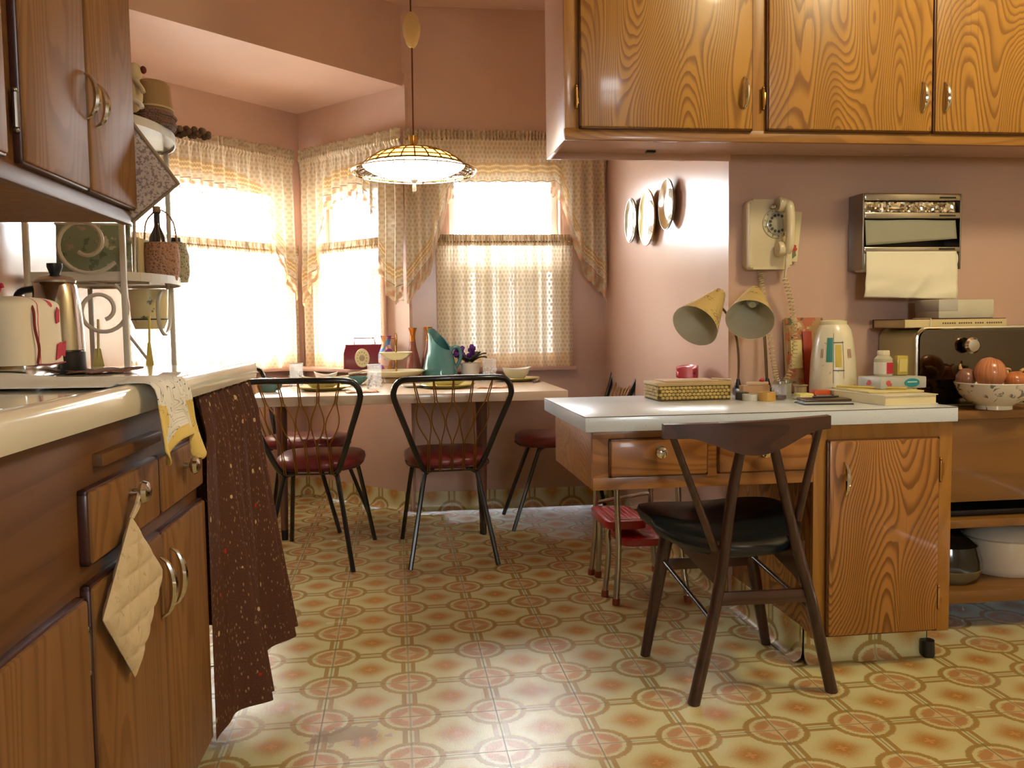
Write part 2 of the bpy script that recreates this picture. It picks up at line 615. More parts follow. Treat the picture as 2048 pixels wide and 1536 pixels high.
def curtain_mat(name, border, sheer=0.02, tint=(224, 210, 184), dot=(204, 184, 156), thru=0.10):
    b = NB(name)
    u, v, _ = b.xyz(b.uv('UV'))
    ou, ob, _ = b.xyz(b.uv('EDGE'))
    field, _ = dots(b, u, v, 0.026, 0.34)
    col = b.mix(field, C8(*dot), C8(*tint))
    alpha = field * -0.04 + 1.0 - sheer
    if border:
        # lace bands, a stitched line and an openwork flowered hem, by height above the hem
        zig = (((u / 0.012).fract() - 0.5).abs() * 0.012 + ob)
        lace = zig.gt(0.142) * zig.lt(0.152)
        lace2 = zig.gt(0.166) * zig.lt(0.176)
        col = b.mix((ob.gt(0.130) * ob.lt(0.188)) * 0.75, col, C8(204, 166, 110))
        col = b.mix(lace.max(lace2) * 0.8, col, C8(242, 224, 180))
        col = b.mix((ob.gt(0.088) * ob.lt(0.093)) * 0.8, col, C8(120, 92, 74))
        hem = ob.lt(0.086)
        fd, _ = dots(b, u, ob, 0.040, 0.36)
        fd2, _ = dots(b, u + 0.013, ob + 0.017, 0.040, 0.20)
        flower = 1.0 - fd * fd2
        col = b.mix(hem * 0.9, col, b.mix(flower, C8(238, 222, 190), C8(186, 144, 110)))
        open_ = hem * (1.0 - flower)
        scal = (((u / 0.024).fract() - 0.5).abs() * 0.02 + 0.002)
        alpha = alpha - open_ * 0.42
        alpha = alpha * (1.0 - ob.lt(scal))
    else:
        col = b.mix(ob.lt(0.075) * 0.35, col, C8(214, 160, 96))
        alpha = alpha + ob.lt(0.075) * 0.06
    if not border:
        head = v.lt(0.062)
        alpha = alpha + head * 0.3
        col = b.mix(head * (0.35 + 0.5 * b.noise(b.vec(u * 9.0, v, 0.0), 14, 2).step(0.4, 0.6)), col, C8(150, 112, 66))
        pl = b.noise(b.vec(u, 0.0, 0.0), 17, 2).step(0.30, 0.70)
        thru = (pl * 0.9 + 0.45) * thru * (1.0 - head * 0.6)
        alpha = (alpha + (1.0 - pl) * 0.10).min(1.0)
    weave = b.noise(b.vec(u, v, 0.0), 420, 2)
    nrm = b.bump(weave, 0.15, 0.001)
    d = b.shader('ShaderNodeBsdfDiffuse', col, Normal=nrm)
    t = b.shader('ShaderNodeBsdfTranslucent', col, Normal=nrm)
    tr = b.shader('ShaderNodeBsdfTransparent', (1, 1, 1, 1))
    return b.done(b.mixsh(alpha, tr, b.mixsh(thru, d, t)))
M['valance'] = curtain_mat('flowered_cotton_valance', True)
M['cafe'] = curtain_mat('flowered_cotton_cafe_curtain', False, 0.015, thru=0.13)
M['cafe_sheer'] = curtain_mat('sheer_cotton_cafe_curtain', False, 0.08, thru=0.32)  # same cotton, made sheerer so the two bay windows show brighter

# brown calico with dots and sprigs
def calico():
    b = NB('brown_calico')
    u, v, _ = b.xyz(b.uv('UV'))
    q = b.vec(u, v, 0.0)
    col = b.mix(b.noise(q, 300, 2).step(0.3, 0.8), C8(92, 58, 44), C8(70, 42, 31))
    sp = b.voro(b.scale(q, (1.0, 0.45, 1)), 110)
    col = b.mix((1.0 - sp.step(0.14, 0.26)) * 0.6, col, C8(170, 140, 104))
    dn = b.voro(q, 19, rand=0.75)
    col = b.mix((1.0 - dn.step(0.12, 0.135)) * 0.9, col, C8(196, 172, 128))
    rd = b.voro(q + 0.37 if False else b.vec(u + 0.31, v + 0.17, 0.0), 17, rand=0.9)
    col = b.mix((1.0 - rd.step(0.10, 0.115)) * 0.9, col, C8(176, 40, 30))
    d = b.shader('ShaderNodeBsdfDiffuse', col)
    return b.done(b.bsdf(col, 0.85, spec=0.2, normal=b.bump(b.noise(q, 500, 2), 0.2, 0.001)))
M['calico'] = calico()

# glass
def thin_glass(name, tint=(1, 1, 1, 1), refl=0.5):
    b = NB(name)
    fr = b.node('ShaderNodeFresnel')
    fr.inputs[0].default_value = 1.45
    g = b.shader('ShaderNodeBsdfGlossy', (1, 1, 1, 1), Roughness=0.02)
    t = b.shader('ShaderNodeBsdfTransparent', tint)
    return b.done(b.mixsh(S(b, fr.outputs[0]) * refl, t, g))
M['pane'] = thin_glass('window_glass', (0.97, 0.99, 1, 1), 0.6)
b = NB('clear_tumbler')
_t = b.mixsh(0.14, b.shader('ShaderNodeBsdfTransparent', (1, 1, 1, 1)), b.shader('ShaderNodeBsdfTranslucent', (0.95, 0.96, 0.97, 1)))
M['tumbler'] = b.done(b.mixsh(0.08, _t, b.shader('ShaderNodeBsdfGlossy', (1, 1, 1, 1), Roughness=0.03)))

def pattern_mat(name, base, spots, rough=0.5, coat=0.0, bump=0.0):
    """base colour with printed or woven marks: spots = list of (scale, lo, hi, colour, amount, seed)"""
    b = NB(name)
    o = b.coord()
    col = b.mix(b.noise(o, 20, 2).step(0.3, 0.8) * 0.3, C8(*base), tuple(x * 0.8 for x in C8(*base)[:3]) + (1,))
    h = None
    for (scl, lo, hi, c, amt, seed) in spots:
        x, y, z = b.xyz(o)
        d = b.noise(b.vec(x + seed, y + seed * 0.7, z + seed * 1.3), scl, 3, 0.6)
        col = b.mix(d.step(lo, hi) * amt, col, C8(*c))
    nrm = b.bump(b.noise(o, 240, 2), bump, 0.003) if bump else None
    return b.done(b.bsdf(col, rough, normal=nrm, coat=coat))

# ------------------------------------------------------------------ room shell
WALL_X, WALL_Y, BACK_Y, CEIL, BAYZ = 1.17, 2.9975, 4.84, 2.7155, 2.301
LEFT_X, RIGHT_X, REAR_Y = -1.08, 2.62, -2.2
B = Vector((0.068, BACK_Y, 0))
EE = Vector((-0.549, 5.523, 0))
t1 = Vector((-0.6749, -0.7379, 0))
t2 = Vector((0.6703, -0.7421, 0))
n1 = Vector((0.7379, -0.6749, 0))
n2 = Vector((-0.7421, -0.6703, 0))
W1 = EE + t1 * 1.32
H2 = Vector((LEFT_X, 3.738, 0))
LEN2 = (B - EE).length

def frame(A, t, n):
    """matrix taking (along wall, into room, up) to world"""
    w = Vector((0, 0, 1)) if abs(n.z) < 0.5 else t.cross(n)
    m = Matrix((t, n, w)).transposed().to_4x4()
    m.translation = A
    return m
F1, F2, F3 = frame(EE, t1, n1), frame(EE, t2, n2), frame(Vector((B.x, BACK_Y, 0)), Vector((1, 0, 0)), Vector((0, -1, 0)))

def wall_with_hole(name, F, s0, s1, h, hole, th=0.14, mat='wall'):
    a, b, z0, z1 = hole
    m = MB()
    for (x0, x1, y0, y1) in ((s0, a, 0, h), (b, s1, 0, h), (a, b, 0, z0), (a, b, z1, h)):
        m.box(x0, x1, -th, 0, y0, y1, T=F)
    return struct(name, m, M[mat])

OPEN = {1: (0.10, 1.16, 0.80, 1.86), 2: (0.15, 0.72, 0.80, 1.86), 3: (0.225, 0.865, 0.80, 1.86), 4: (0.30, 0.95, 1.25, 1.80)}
wall_with_hole('wall_back', F3, 0.0, WALL_X - B.x + 0.12, CEIL, OPEN[3])
wall_with_hole('wall_bay_right', F2, -0.1, LEN2 + 0.02, BAYZ + 0.06, OPEN[2])
wall_with_hole('wall_bay_left', F1, -0.1, 1.32, BAYZ + 0.06, OPEN[1])
def wall_between(name, A, Bp, z0, z1, room, th=0.12, mat='wall', push=0.0):
    t = (Bp - A).normalized()
    n = Vector((-t.y, t.x, 0))
    if n.dot(room - A) < 0: n = -n
    m = MB()
    m.box(-push, (Bp - A).length + push, -th, 0, z0, z1, T=frame(A, t, n))
    return struct(name, m, M[mat])
wall_between('wall_bay_side', W1, H2, 0, BAYZ + 0.06, Vector((0, 4.2, 0)))
wall_between('wall_header', B, H2, BAYZ - 0.001, CEIL, Vector((0.5, 2, 0)), 0.003)
m = MB(); m.box(LEFT_X - 0.12, LEFT_X, REAR_Y, H2.y, 0, CEIL); struct('wall_left', m, M['wall'])
m = MB(); m.box(WALL_X, WALL_X + 0.12, WALL_Y, BACK_Y, 0, CEIL); struct('wall_right', m, M['wall'])
m = MB(); m.box(WALL_X + 0.12, RIGHT_X + 0.12, WALL_Y, WALL_Y + 0.12, 0, CEIL); struct('wall_desk_side', m, M['wall'])
m = MB(); m.box(RIGHT_X, RIGHT_X + 0.12, REAR_Y, WALL_Y, 0, CEIL); struct('wall_far_right', m, M['plaster'])
F4 = frame(Vector((0, REAR_Y, 0)), Vector((1, 0, 0)), Vector((0, 1, 0)))
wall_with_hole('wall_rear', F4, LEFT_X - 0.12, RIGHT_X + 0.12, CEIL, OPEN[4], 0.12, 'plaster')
m = MB(); m.box(LEFT_X - 0.6, RIGHT_X + 0.12, REAR_Y - 0.12, 5.8, CEIL, CEIL + 0.1); struct('ceiling', m, M['ceil'])
m = MB(); m.prism([(B.x - 0.002, B.y + 0.003), (EE.x + 0.0, EE.y + 0.1), (W1.x - 0.1, W1.y), (H2.x - 0.002, H2.y + 0.003)], BAYZ, BAYZ + 0.05); struct('ceiling_bay', m, M['ceil'])
# ground outside the windows
m = MB(); m.box(-40, 40, 6.2, 60, -1.0, -0.9); m.box(-40, 40, -60, -3.0, -1.0, -0.9); struct('ground_outside', m, plain('pale_gravel', (190, 188, 178), 0.9))

# floor slab with the same printed vinyl; single tiles lie on it where they can be told apart
PIT, TX0, TY0 = 0.225, 0.018, 3.154
m = MB()
def _fl(a, b): return Vector((lerp(-1.7, RIGHT_X, a), lerp(REAR_Y, 5.8, b), -0.0025))
m.grid(_fl, 1, 1, uv=lambda a, b: ((lerp(-1.7, RIGHT_X, a) - TX0) / PIT, (lerp(REAR_Y, 5.8, b) - TY0) / PIT))
floor = face_to(struct('floor', m, M['vinyl']), (0, 0, 1))

def _inside(x, y):
    if y < 1.25 or x < -1.5 or x > 2.35: return False
    # camera frustum, with a margin
    d = Vector((x, y, 0)) - Vector((0, 0, CAM_H))
    z = d.dot(_fw)
    if z < 0.2: return False
    px, py = 1024 + FPX * d.dot(_r2) / z, 768 - FPX * d.dot(_u2) / z
    if not (-40 < px < 2090 and py < 1640): return False
    if x < -0.47 and y < 2.6: return False                      # under the sink cabinet
    if x > WALL_X and y > 2.50: return False                     # under the desk cabinet and cart
    if y > BACK_Y and x > B.x - (y - BACK_Y) * 0.9: return False
    if (Vector((x, y, 0)) - EE).dot(n1) < 0 or (Vector((x, y, 0)) - EE).dot(n2) < 0: return False
    return True
cand = []
for i in range(-12, 14):
    for j in range(-12, 14):
        cx, cy = TX0 + (i + 0.5) * PIT, TY0 + (j + 0.5) * PIT
        if _inside(cx, cy) : cand.append((cx * cx * 0.2 + cy * cy, cx, cy))
cand.sort()
tile_me = None
for (_, cx, cy) in cand[:296]:
    if tile_me is None:
        m = MB()
        h = PIT / 2 - 0.0005
        m.grid(lambda a, b: Vector((lerp(-h, h, a), lerp(-h, h, b), 0.0)), 1, 1, uv=lambda a, b: (lerp(0.002, 0.998, a), lerp(0.002, 0.998, b)))
        bmesh.ops.recalc_face_normals(m.bm, faces=m.bm.faces)
        for f in m.bm.faces:
            if f.normal.z < 0: f.normal_flip()
        r = bmesh.ops.extrude_face_region(m.bm, geom=list(m.bm.faces))
        bmesh.ops.translate(m.bm, vec=(0, 0, -0.0025), verts=[v for v in r['geom'] if isinstance(v, bmesh.types.BMVert)])
        tile_me = bpy.data.meshes.new('floor_tile')
        bmesh.ops.recalc_face_normals(m.bm, faces=m.bm.faces)
        m.bm.to_mesh(tile_me); m.bm.free()
        tile_me.materials.append(M['vinyl'])
    o = bpy.data.objects.new('floor_tile', tile_me)
    COL.objects.link(o)
    o.parent = floor
    o.location = Vector((cx, cy, 0)) - floor.location

# coved vinyl skirting, running up the wall from the floor
def skirting(name, A, Bp, room, h=0.105, parent=None):
    t = (Bp - A).normalized()
    n = Vector((-t.y, t.x, 0))
    if n.dot(room - A) < 0: n = -n
    L = (Bp - A).length
    prof = [(0.030, 0.001), (0.018, 0.004), (0.008, 0.013), (0.004, 0.028), (0.003, h * 0.6), (0.003, h), (0.0, h)]
    k = len(prof) - 1
    acc = [0]
    for (p, q) in zip(prof, prof[1:]): acc.append(acc[-1] + math.hypot(p[0] - q[0], p[1] - q[1]))
    m = MB()
    m.grid(lambda a, b: A + t * (a * L) + n * prof[round(b * k)][0] + Vector((0, 0, prof[round(b * k)][1])), 4, k,
           uv=lambda a, b: (a * L / PIT, acc[round(b * k)] / PIT + 0.05))
    return face_to(struct(name, m, M['vinyl'], parent), n)
RM = Vector((0.3, 3.0, 0))
skirting('baseboard_back', B, Vector((WALL_X, BACK_Y, 0)), RM)
skirting('baseboard_bay_right', EE, B, Vector((-0.6, 4.4, 0)))
skirting('baseboard_bay_left', EE, W1, Vector((0, 4.0, 0)))
skirting('baseboard_right', Vector((WALL_X, WALL_Y, 0)), Vector((WALL_X, BACK_Y, 0)), RM)

# ------------------------------------------------------------------ windows
def window(k, F, sill_out):
    a, b, z0, z1 = OPEN[k]
    zm = 1.335 if k < 4 else 1.52
    m = MB()
    w = 0.045                                     # casing
    for (x0, x1, y0, y1) in ((a - w, a, z0 - 0.02, z1 + w), (b, b + w, z0 - 0.02, z1 + w), (a, b, z1, z1 + w)):
        m.box(x0, x1, -0.02, 0.012, y0, y1, 0.003, T=F)
    for (x0, x1, y0, y1) in ((a, a + 0.014, z0, z1), (b - 0.014, b, z0, z1), (a, b, z1 - 0.014, z1), (a, b, z0, z0 + 0.014)):
        m.box(x0, x1, -0.14, 0.0, y0, y1, T=F)
    fr = struct('window_%d' % k, m, M['trim'])
    m = MB(); m.box(a - 0.06, b + 0.06, -0.02, sill_out, z0 - 0.035, z0 - 0.012, 0.004, T=F)
    obj('window_sill', m, M['trim'], fr)
    for (nm, y0, y1, d) in (('upper_sash', zm - 0.02, z1 - 0.014, -0.10), ('lower_sash', z0 + 0.014, zm + 0.02, -0.06)):
        m = MB()
        q = 0.034
        for (x0, x1, p0, p1) in ((a + 0.014, a + 0.014 + q, y0, y1), (b - 0.014 - q, b - 0.014, y0, y1), (a + 0.014 + q, b - 0.014 - q, y0, y0 + q), (a + 0.014 + q, b - 0.014 - q, y1 - q, y1)):
            m.box(x0, x1, d - 0.016, d + 0.016, p0, p1, 0.002, T=F)
        s = obj(nm, m, plain('white_sash_paint', (226, 226, 222), 0.4), fr)
        m = MB(); m.box(a + 0.014 + q, b - 0.014 - q, d - 0.002, d + 0.002, y0 + q, y1 - q, T=F)
        obj('pane', m, M['pane'], s)
    if k == 3:  # added screen layer, dims the daylight coming through the lower sash
        m = MB(); m.box(a + 0.014, b - 0.014, -0.128, -0.127, z0 + 0.014, zm, T=F)
        bq = NB('dimming_screen'); tr_ = bq.shader('ShaderNodeBsdfTransparent', (1, 1, 1, 1)); df_ = bq.shader('ShaderNodeBsdfDiffuse', (0.06, 0.07, 0.08, 1))
        obj('dimming_screen', m, bq.done(bq.mixsh(0.5, tr_, df_)), fr)
    c = F @ Vector(((a + b) / 2, -0.15, (z0 + z1) / 2))
    nrm = F.to_3x3() @ Vector((0, 1, 0))
    portal('daylight_portal', c, nrm, b - a, z1 - z0)
    return fr
window(1, F1, 0.05)
window(2, F2, 0.15)
window(3, F3, 0.05)
window(4, F4, 0.03)          # unseen window behind the camera, added to put daylight on the desk front

# ------------------------------------------------------------------ curtains
def valance(label, F, s0, s1, ztop, prof, seed, folds):
    zb = polyfn(prof)
    L = s1 - s0
    r = random.Random(seed)
    ph = [r.uniform(0, 6.28) for _ in range(4)]
    def drop(a): return ztop - zb(s0 + a * L)
    def fn(a, b):
        s = s0 + a * L
        dz = drop(a)
        z = ztop + 0.042 - b * (dz + 0.042)
        below = max(0.0, ztop - z)
        # gathered head: tight ruffle above the rod, pocket at the rod, soft folds below
        tight = math.sin(s * 2 * PI / 0.021 + ph[0] + 2.2 * math.sin(s * 31 + ph[1]))
        soft = math.sin(s * 2 * PI * folds / L + ph[2] + 1.1 * math.sin(s * 9 + ph[3]))
        if z > ztop - 0.004:
            d = 0.017 * tight
            z += 0.006 * math.sin(s * 2 * PI / 0.034 + ph[3]) * (z - ztop) / 0.034
        elif below < 0.03:
            d = 0.010 + 0.003 * tight
        else:
            k = min(1.0, (below - 0.03) / 0.18)
            d = 0.004 * tight * (1 - k) + (0.004 + 0.020 * k) * soft + 0.006 * k * math.sin(s * 47 + ph[1])
        d += 0.012 * min(1.0, max(0.0, below - 0.4) / 0.3)
        return F @ Vector((s, 0.085 + d, z))
    t = thing('window_valance', label, 'valance', F @ Vector(((s0 + s1) / 2, 0.085, ztop - 0.9)))
    m = MB()
    nu = int(L * 260)
    m.grid(fn, nu, 44, uv=lambda a, b: ((s0 + a * L) * 1.25, b * (drop(a) + 0.034)), uvb=lambda a, b: ((s0 + a * L) * 1.25, (1 - b) * (drop(a) + 0.034)))
    obj('valance_cloth', m, M['valance'], t, ang=80)
    m = MB(); m.tube([F @ Vector((s0 + 0.01, 0.085, ztop - 0.012)), F @ Vector((s1 - 0.01, 0.085, ztop - 0.012))], 0.006, 8)
    obj('curtain_rod', m, M['brass'], t)
    return t

def cafe(label, F, s0, s1, zt, z0, seed, folds, mat='cafe_sheer'):
    L = s1 - s0
    r = random.Random(seed)
    ph = [r.uniform(0, 6.28) for _ in range(4)]
    H = zt - z0
    def fn(a, b):
        s = s0 + a * L
        z = zt + 0.035 - b * (H + 0.035)
        below = zt - z
        tight = math.sin(s * 2 * PI / 0.016 + ph[0] + 2.0 * math.sin(s * 41 + ph[1]))
        soft = math.sin(s * 2 * PI * folds / L + ph[2] + 1.3 * math.sin(s * 11 + ph[3]))
        if below < -0.004: d = 0.009 * tight
        elif below < 0.018: d = 0.009 + 0.002 * tight
        else:
            k = min(1.0, below / 0.2)
            d = 0.004 * tight * (1 - k) + 0.018 * k * soft + 0.005 * k * math.sin(s * 61 + ph[1])
        return F @ Vector((s, 0.040 + d, z))
    t = thing('cafe_curtain', label, 'curtain', F @ Vector(((s0 + s1) / 2, 0.04, z0)))
    m = MB()
    m.grid(fn, int(L * 300), 30, uv=lambda a, b: ((s0 + a * L) * 1.4, b * (H + 0.035)), uvb=lambda a, b: (s0 + a * L, (1 - b) * (H + 0.035)))
    obj('curtain_cloth', m, M[mat], t, ang=80)
    m = MB(); m.tube([F @ Vector((s0, 0.040, zt - 0.006)), F @ Vector((s1, 0.040, zt - 0.006))], 0.005, 8)
    obj('curtain_rod', m, M['brass'], t)
    return t

valance('cream flowered valance with lace hem over the window facing the camera', F3, 0.0, 1.095, 2.012,
        [(-0.02, 1.126), (0.004, 1.13), (0.058, 1.20), (0.131, 1.294), (0.16, 1.421), (0.197, 1.539), (0.225, 1.645), (0.253, 1.689), (0.507, 1.696), (0.806, 1.697), (0.847, 1.682), (0.865, 1.58), (0.899, 1.473), (0.934, 1.365), (0.953, 1.297), (1.008, 1.224), (1.064, 1.174), (1.085, 1.109), (1.095, 1.24)], 3, 15)
valance('cream flowered valance with a scalloped middle on the narrow bay window', F2, 0.115, 0.99, 2.012,
        [(0.102, 1.30), (0.133, 1.13), (0.245, 1.267), (0.279, 1.409), (0.315, 1.579), (0.365, 1.673), (0.457, 1.712), (0.632, 1.722), (0.706, 1.688), (0.761, 1.596), (0.79, 1.487), (0.818, 1.351), (0.861, 1.228), (0.918, 1.146), (0.957, 1.127), (0.989, 1.15)], 5, 13)
valance('cream flowered valance on the bay window beside the iron rack', F1, 0.125, 1.26, 2.012,
        [(0.115, 1.136), (0.158, 1.212), (0.222, 1.312), (0.262, 1.411), (0.289, 1.467), (0.338, 1.591), (0.406, 1.649), (0.49, 1.68), (0.622, 1.71), (0.779, 1.719), (0.942, 1.716), (1.071, 1.666), (1.184, 1.46), (1.24, 1.16), (1.26, 1.15)], 9, 15)
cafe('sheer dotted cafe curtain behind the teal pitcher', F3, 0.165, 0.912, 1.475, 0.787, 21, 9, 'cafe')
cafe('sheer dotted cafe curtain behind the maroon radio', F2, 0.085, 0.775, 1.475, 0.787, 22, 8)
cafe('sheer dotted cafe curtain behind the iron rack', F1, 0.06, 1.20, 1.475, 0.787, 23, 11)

# ------------------------------------------------------------------ sink side: cabinets, counter, rack
LA = 0.0235
TL = Matrix.Translation((-0.44, 2, 0)) @ Matrix.Rotation(-LA, 4, 'Z') @ Matrix.Translation((0.44, -2, 0))
def lmb():
    return MB()
def put(m):
    bmesh.ops.transform(m.bm, matrix=TL, verts=m.bm.verts)
    return m
FX = -0.4395

def front_panel(parent, name, y0, y1, z0, z1, x, mat, edge=True, th=0.019):
    """a lipped door or drawer front facing +x, with a dark moulded edge"""
    m = MB(); m.box(x, x + th, y0 + 0.004, y1 - 0.004, z0 + 0.004, z1 - 0.004, 0.005)
    o = obj(name, put(m), mat, parent)
    if edge:
        m = MB()
        for (a, b, c, d) in ((y0, y0 + 0.012, z0, z1), (y1 - 0.012, y1, z0, z1), (y0, y1, z0, z0 + 0.012), (y0, y1, z1 - 0.012, z1)):
            m.box(x - 0.001, x + th - 0.005, a, b, c, d, 0.004)
        obj('moulded_edge', put(m), M['edge'], o)
    return o

def arc_pull(parent, p, axis_out, h=0.10, mat='chrome', w=0.008, depth=0.022):
    """bow handle: two feet and a leaf-shaped bow, along z"""
    ax = Vector(axis_out)
    pts, rs = [], []
    for i in range(15):
        t = i / 14
        zz = (t - 0.5) * h
        out = depth * (1 - (2 * t - 1) ** 2) ** 0.6
        pts.append(Vector(p) + ax * (out + 0.002) + Vector((0, 0, zz)))
        rs.append(w * (0.35 + 0.65 * math.sin(PI * t)))
    m = MB(); m.tube(pts, rs, 8)
    return obj('handle', m, M[mat], parent)

def hinge(parent, p, ax, mat='steel'):
    m = MB()
    p = Vector(p); ax = Vector(ax)
    side = Vector((ax.y, -ax.x, 0))
    m.tube([p + ax * 0.006 + Vector((0, 0, -0.028)), p + ax * 0.006 + Vector((0, 0, 0.028))], 0.0045, 8)
    m.ball(p + ax * 0.006 + Vector((0, 0, 0.032)), 0.005, n=6); m.ball(p + ax * 0.006 + Vector((0, 0, -0.032)), 0.005, n=6)
    c = p - side * 0.010
    m.box(-0.004, 0.008, -0.0015, 0.0015, -0.020, 0.020, 0.001, T=frame(c + ax * 0.002, side, ax))
    return obj('hinge', m, M[mat], parent)

def knob(parent, p, ax, r=0.017, mat='chrome'):
    ax = Vector(ax)
    T = Matrix.Translation(p) @ ax.to_track_quat('Z', 'Y').to_matrix().to_4x4()
    m = MB(); m.lathe([(0, 0), (0.007, 0), (0.006, 0.012), (r * 0.75, 0.015), (r, 0.021), (r * 0.85, 0.028), (r * 0.4, 0.032), (0, 0.033)], 20, T=T)
    return obj('knob', m, M[mat], parent)

# base cabinet
cab = thing('sink_cabinet', 'brown birch sink cabinet with two drawers and lipped doors under white counter', 'cabinet', (-0.72, 1.3, 0))
m = MB()
m.box(-1.03, FX, 0.35, 2.0, 0.095, 0.873, 0.002)
obj('body', put(m), M['birch_y'], cab)
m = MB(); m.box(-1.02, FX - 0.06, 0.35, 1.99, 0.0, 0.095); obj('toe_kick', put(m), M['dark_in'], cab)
dr1 = front_panel(cab, 'drawer', 1.318, 1.660, 0.673, 0.785, FX, M['birch'])
dr2 = front_panel(cab, 'drawer', 1.672, 1.986, 0.673, 0.783, FX, M['birch'])
d1 = front_panel(cab, 'door', 1.313, 1.664, 0.100, 0.647, FX, M['birch'])
d2 = front_panel(cab, 'door', 1.667, 1.994, 0.100, 0.645, FX, M['birch'])
d3 = front_panel(cab, 'door', 0.62, 1.297, 0.100, 0.638, FX, M['birch'])
LX = Vector((math.cos(LA), -math.sin(LA), 0))
def lp(x, y, z): return TL @ Vector((x, y, z))
knob(dr1, lp(FX + 0.019, 1.494, 0.749), LX, 0.019)
knob(dr2, lp(FX + 0.019, 1.826, 0.742), LX, 0.019)
arc_pull(d1, lp(FX + 0.019, 1.635, 0.55), LX, 0.11)
arc_pull(d2, lp(FX + 0.019, 1.705, 0.55), LX, 0.11)
hinge(d1, lp(FX + 0.004, 1.306, 0.555), LX, 'steel')
m = MB(); m.box(FX - 0.02, FX + 0.016, 1.385, 1.690, 0.808, 0.828, 0.003)
obj('cutting_board', put(m), M['birch_y'], cab, label='pull-out wooden cutting board edge')

# counter: white enamel with a rolled front edge, sink well at the near end
ct = thing('white_counter', 'glossy white counter with rolled edge and sink on birch cabinet', 'countertop', (-0.74, 1.45, 0.874))
m = MB()
XE = -0.4095
HX0, HX1, HY0, HY1 = -0.95, -0.475, 0.45, 1.19
for (x0, x1, y0, y1) in ((-1.035, XE - 0.018, HY1, 2.598), (HX1, XE - 0.018, 0.35, HY1), (-1.035, HX0, 0.35, HY1), (HX0, HX1, 0.35, HY0)):
    m.box(x0, x1, y0, y1, 0.876, 0.914)
obj('counter_slab', put(m), M['whiteenamel'], ct)
m = MB()
nose = [(-0.018, 0.004), (-0.004, 0.010), (0.006, 0.006), (0.012, -0.004), (0.014, -0.016), (0.013, -0.030), (0.010, -0.040), (-0.02, -0.040)]
k = len(nose)
m.grid(lambda a, b: Vector((XE - 0.012 + nose[round(b * (k - 1))][0], lerp(0.35, 2.60, a), 0.914 + nose[round(b * (k - 1))][1])), 2, k - 1)
m.box(XE - 0.03, XE, 2.597, 2.60, 0.876, 0.916)
face_to(obj('rolled_edge', put(m), M['whiteenamel'], ct, ang=60), (1, 0, 0.6))
m = MB()
for (x0, x1, y0, y1, z0, z1) in ((HX0, HX1, HY0, HY0 + 0.006, 0.75, 0.916), (HX0, HX1, HY1 - 0.006, HY1, 0.75, 0.916), (HX0, HX0 + 0.006, HY0, HY1, 0.75, 0.916), (HX1 - 0.006, HX1, HY0, HY1, 0.75, 0.916), (HX0, HX1, HY0, HY1, 0.745, 0.752)):
    m.box(x0, x1, y0, y1, z0, z1, 0.002)
obj('sink_basin', put(m), M['steel'], ct)

# brown calico skirt at the end of the counter, wrapping round the corner
def skirt_fn(a, b):
    yy = lerp(1.985, 2.60, a)
    hem = lerp(0.095, 0.150, a) + 0.012 * math.sin(a * 9)
    z = lerp(0.872, hem, b)
    fl = b ** 1.2
    xx = -0.432 + 0.018 * min(1, b * 9)
    fold = 0.5 + 0.5 * math.cos(2 * PI * (yy - 2.16) / 0.36)
    xx += (fl * (0.006 + 0.075 * fold) + fl * 0.020 * a) * min(1.0, a * 4.0)
    xx += (0.006 + 0.011 * fl) * min(1.0, a * 5.0) * math.sin(2 * PI * yy / 0.088 + 1.2 + 1.5 * math.sin(yy * 17))
    xx += 0.006 * (1 - min(1, b * 4)) * math.sin(2 * PI * yy / 0.022)
    return TL @ Vector((xx, yy, z))
t = thing('calico_skirt', 'dark brown speckled calico curtain hanging under the counter end', 'curtain', (-0.42, 2.3, 0.05))
m = MB(); m.grid(skirt_fn, 110, 60, uv=lambda a, b: (a * 1.0, b * 0.82)); face_to(obj('skirt_cloth', m, M['calico'], t, ang=80), (1, 0, 0))
def skirt_end(a, b):
    p = skirt_fn(1.0, b)
    q = TL @ Vector((-0.95, 2.60, lerp(0.872, 0.15, b)))
    r = p.lerp(q, a)
    r.y += 0.012 * math.sin(a * 40) * (0.3 + b)
    return r
m = MB(); m.grid(skirt_end, 60, 30, uv=lambda a, b: (1.0 + a * 0.8, b * 0.82)); obj('skirt_return', m, M['calico'], t, ang=80)
m = MB(); m.tube([lp(-0.432, 1.99, 0.868), lp(-0.432, 2.595, 0.868)], 0.005, 8); obj('curtain_wire', m, M['steel'], t)

# upper cabinet
UX = -0.600
uc = thing('wall_cabinet', 'brown birch wall cabinet with two tall doors above the percolator', 'cabinet', (-0.84, 1.6, 1.256))
m = MB(); m.box(-1.045, UX - 0.001, 0.9, 2.147, 1.262, 2.66, 0.002); obj('body', put(m), M['birch'], uc)
m = MB(); m.box(UX - 0.02, UX, 0.9, 2.149, 1.256, 1.287, 0.002); m.box(UX - 0.02, UX, 1.502, 1.556, 1.287, 2.66, 0.002)
obj('face_frame', put(m), M['birch_y'], uc)
u1 = front_panel(uc, 'door', 1.553, 1.848, 1.287, 2.60, UX, M['birch'])
u2 = front_panel(uc, 'door', 1.852, 2.143, 1.287, 2.60, UX, M['birch'])
u3 = front_panel(uc, 'door', 0.95, 1.498, 1.287, 2.60, UX, M['birch'])
arc_pull(u1, lp(UX + 0.019, 1.832, 1.468), LX, 0.085)
arc_pull(u2, lp(UX + 0.019, 1.884, 1.462), LX, 0.085)
hinge(u1, lp(UX + 0.004, 1.546, 1.372), LX)

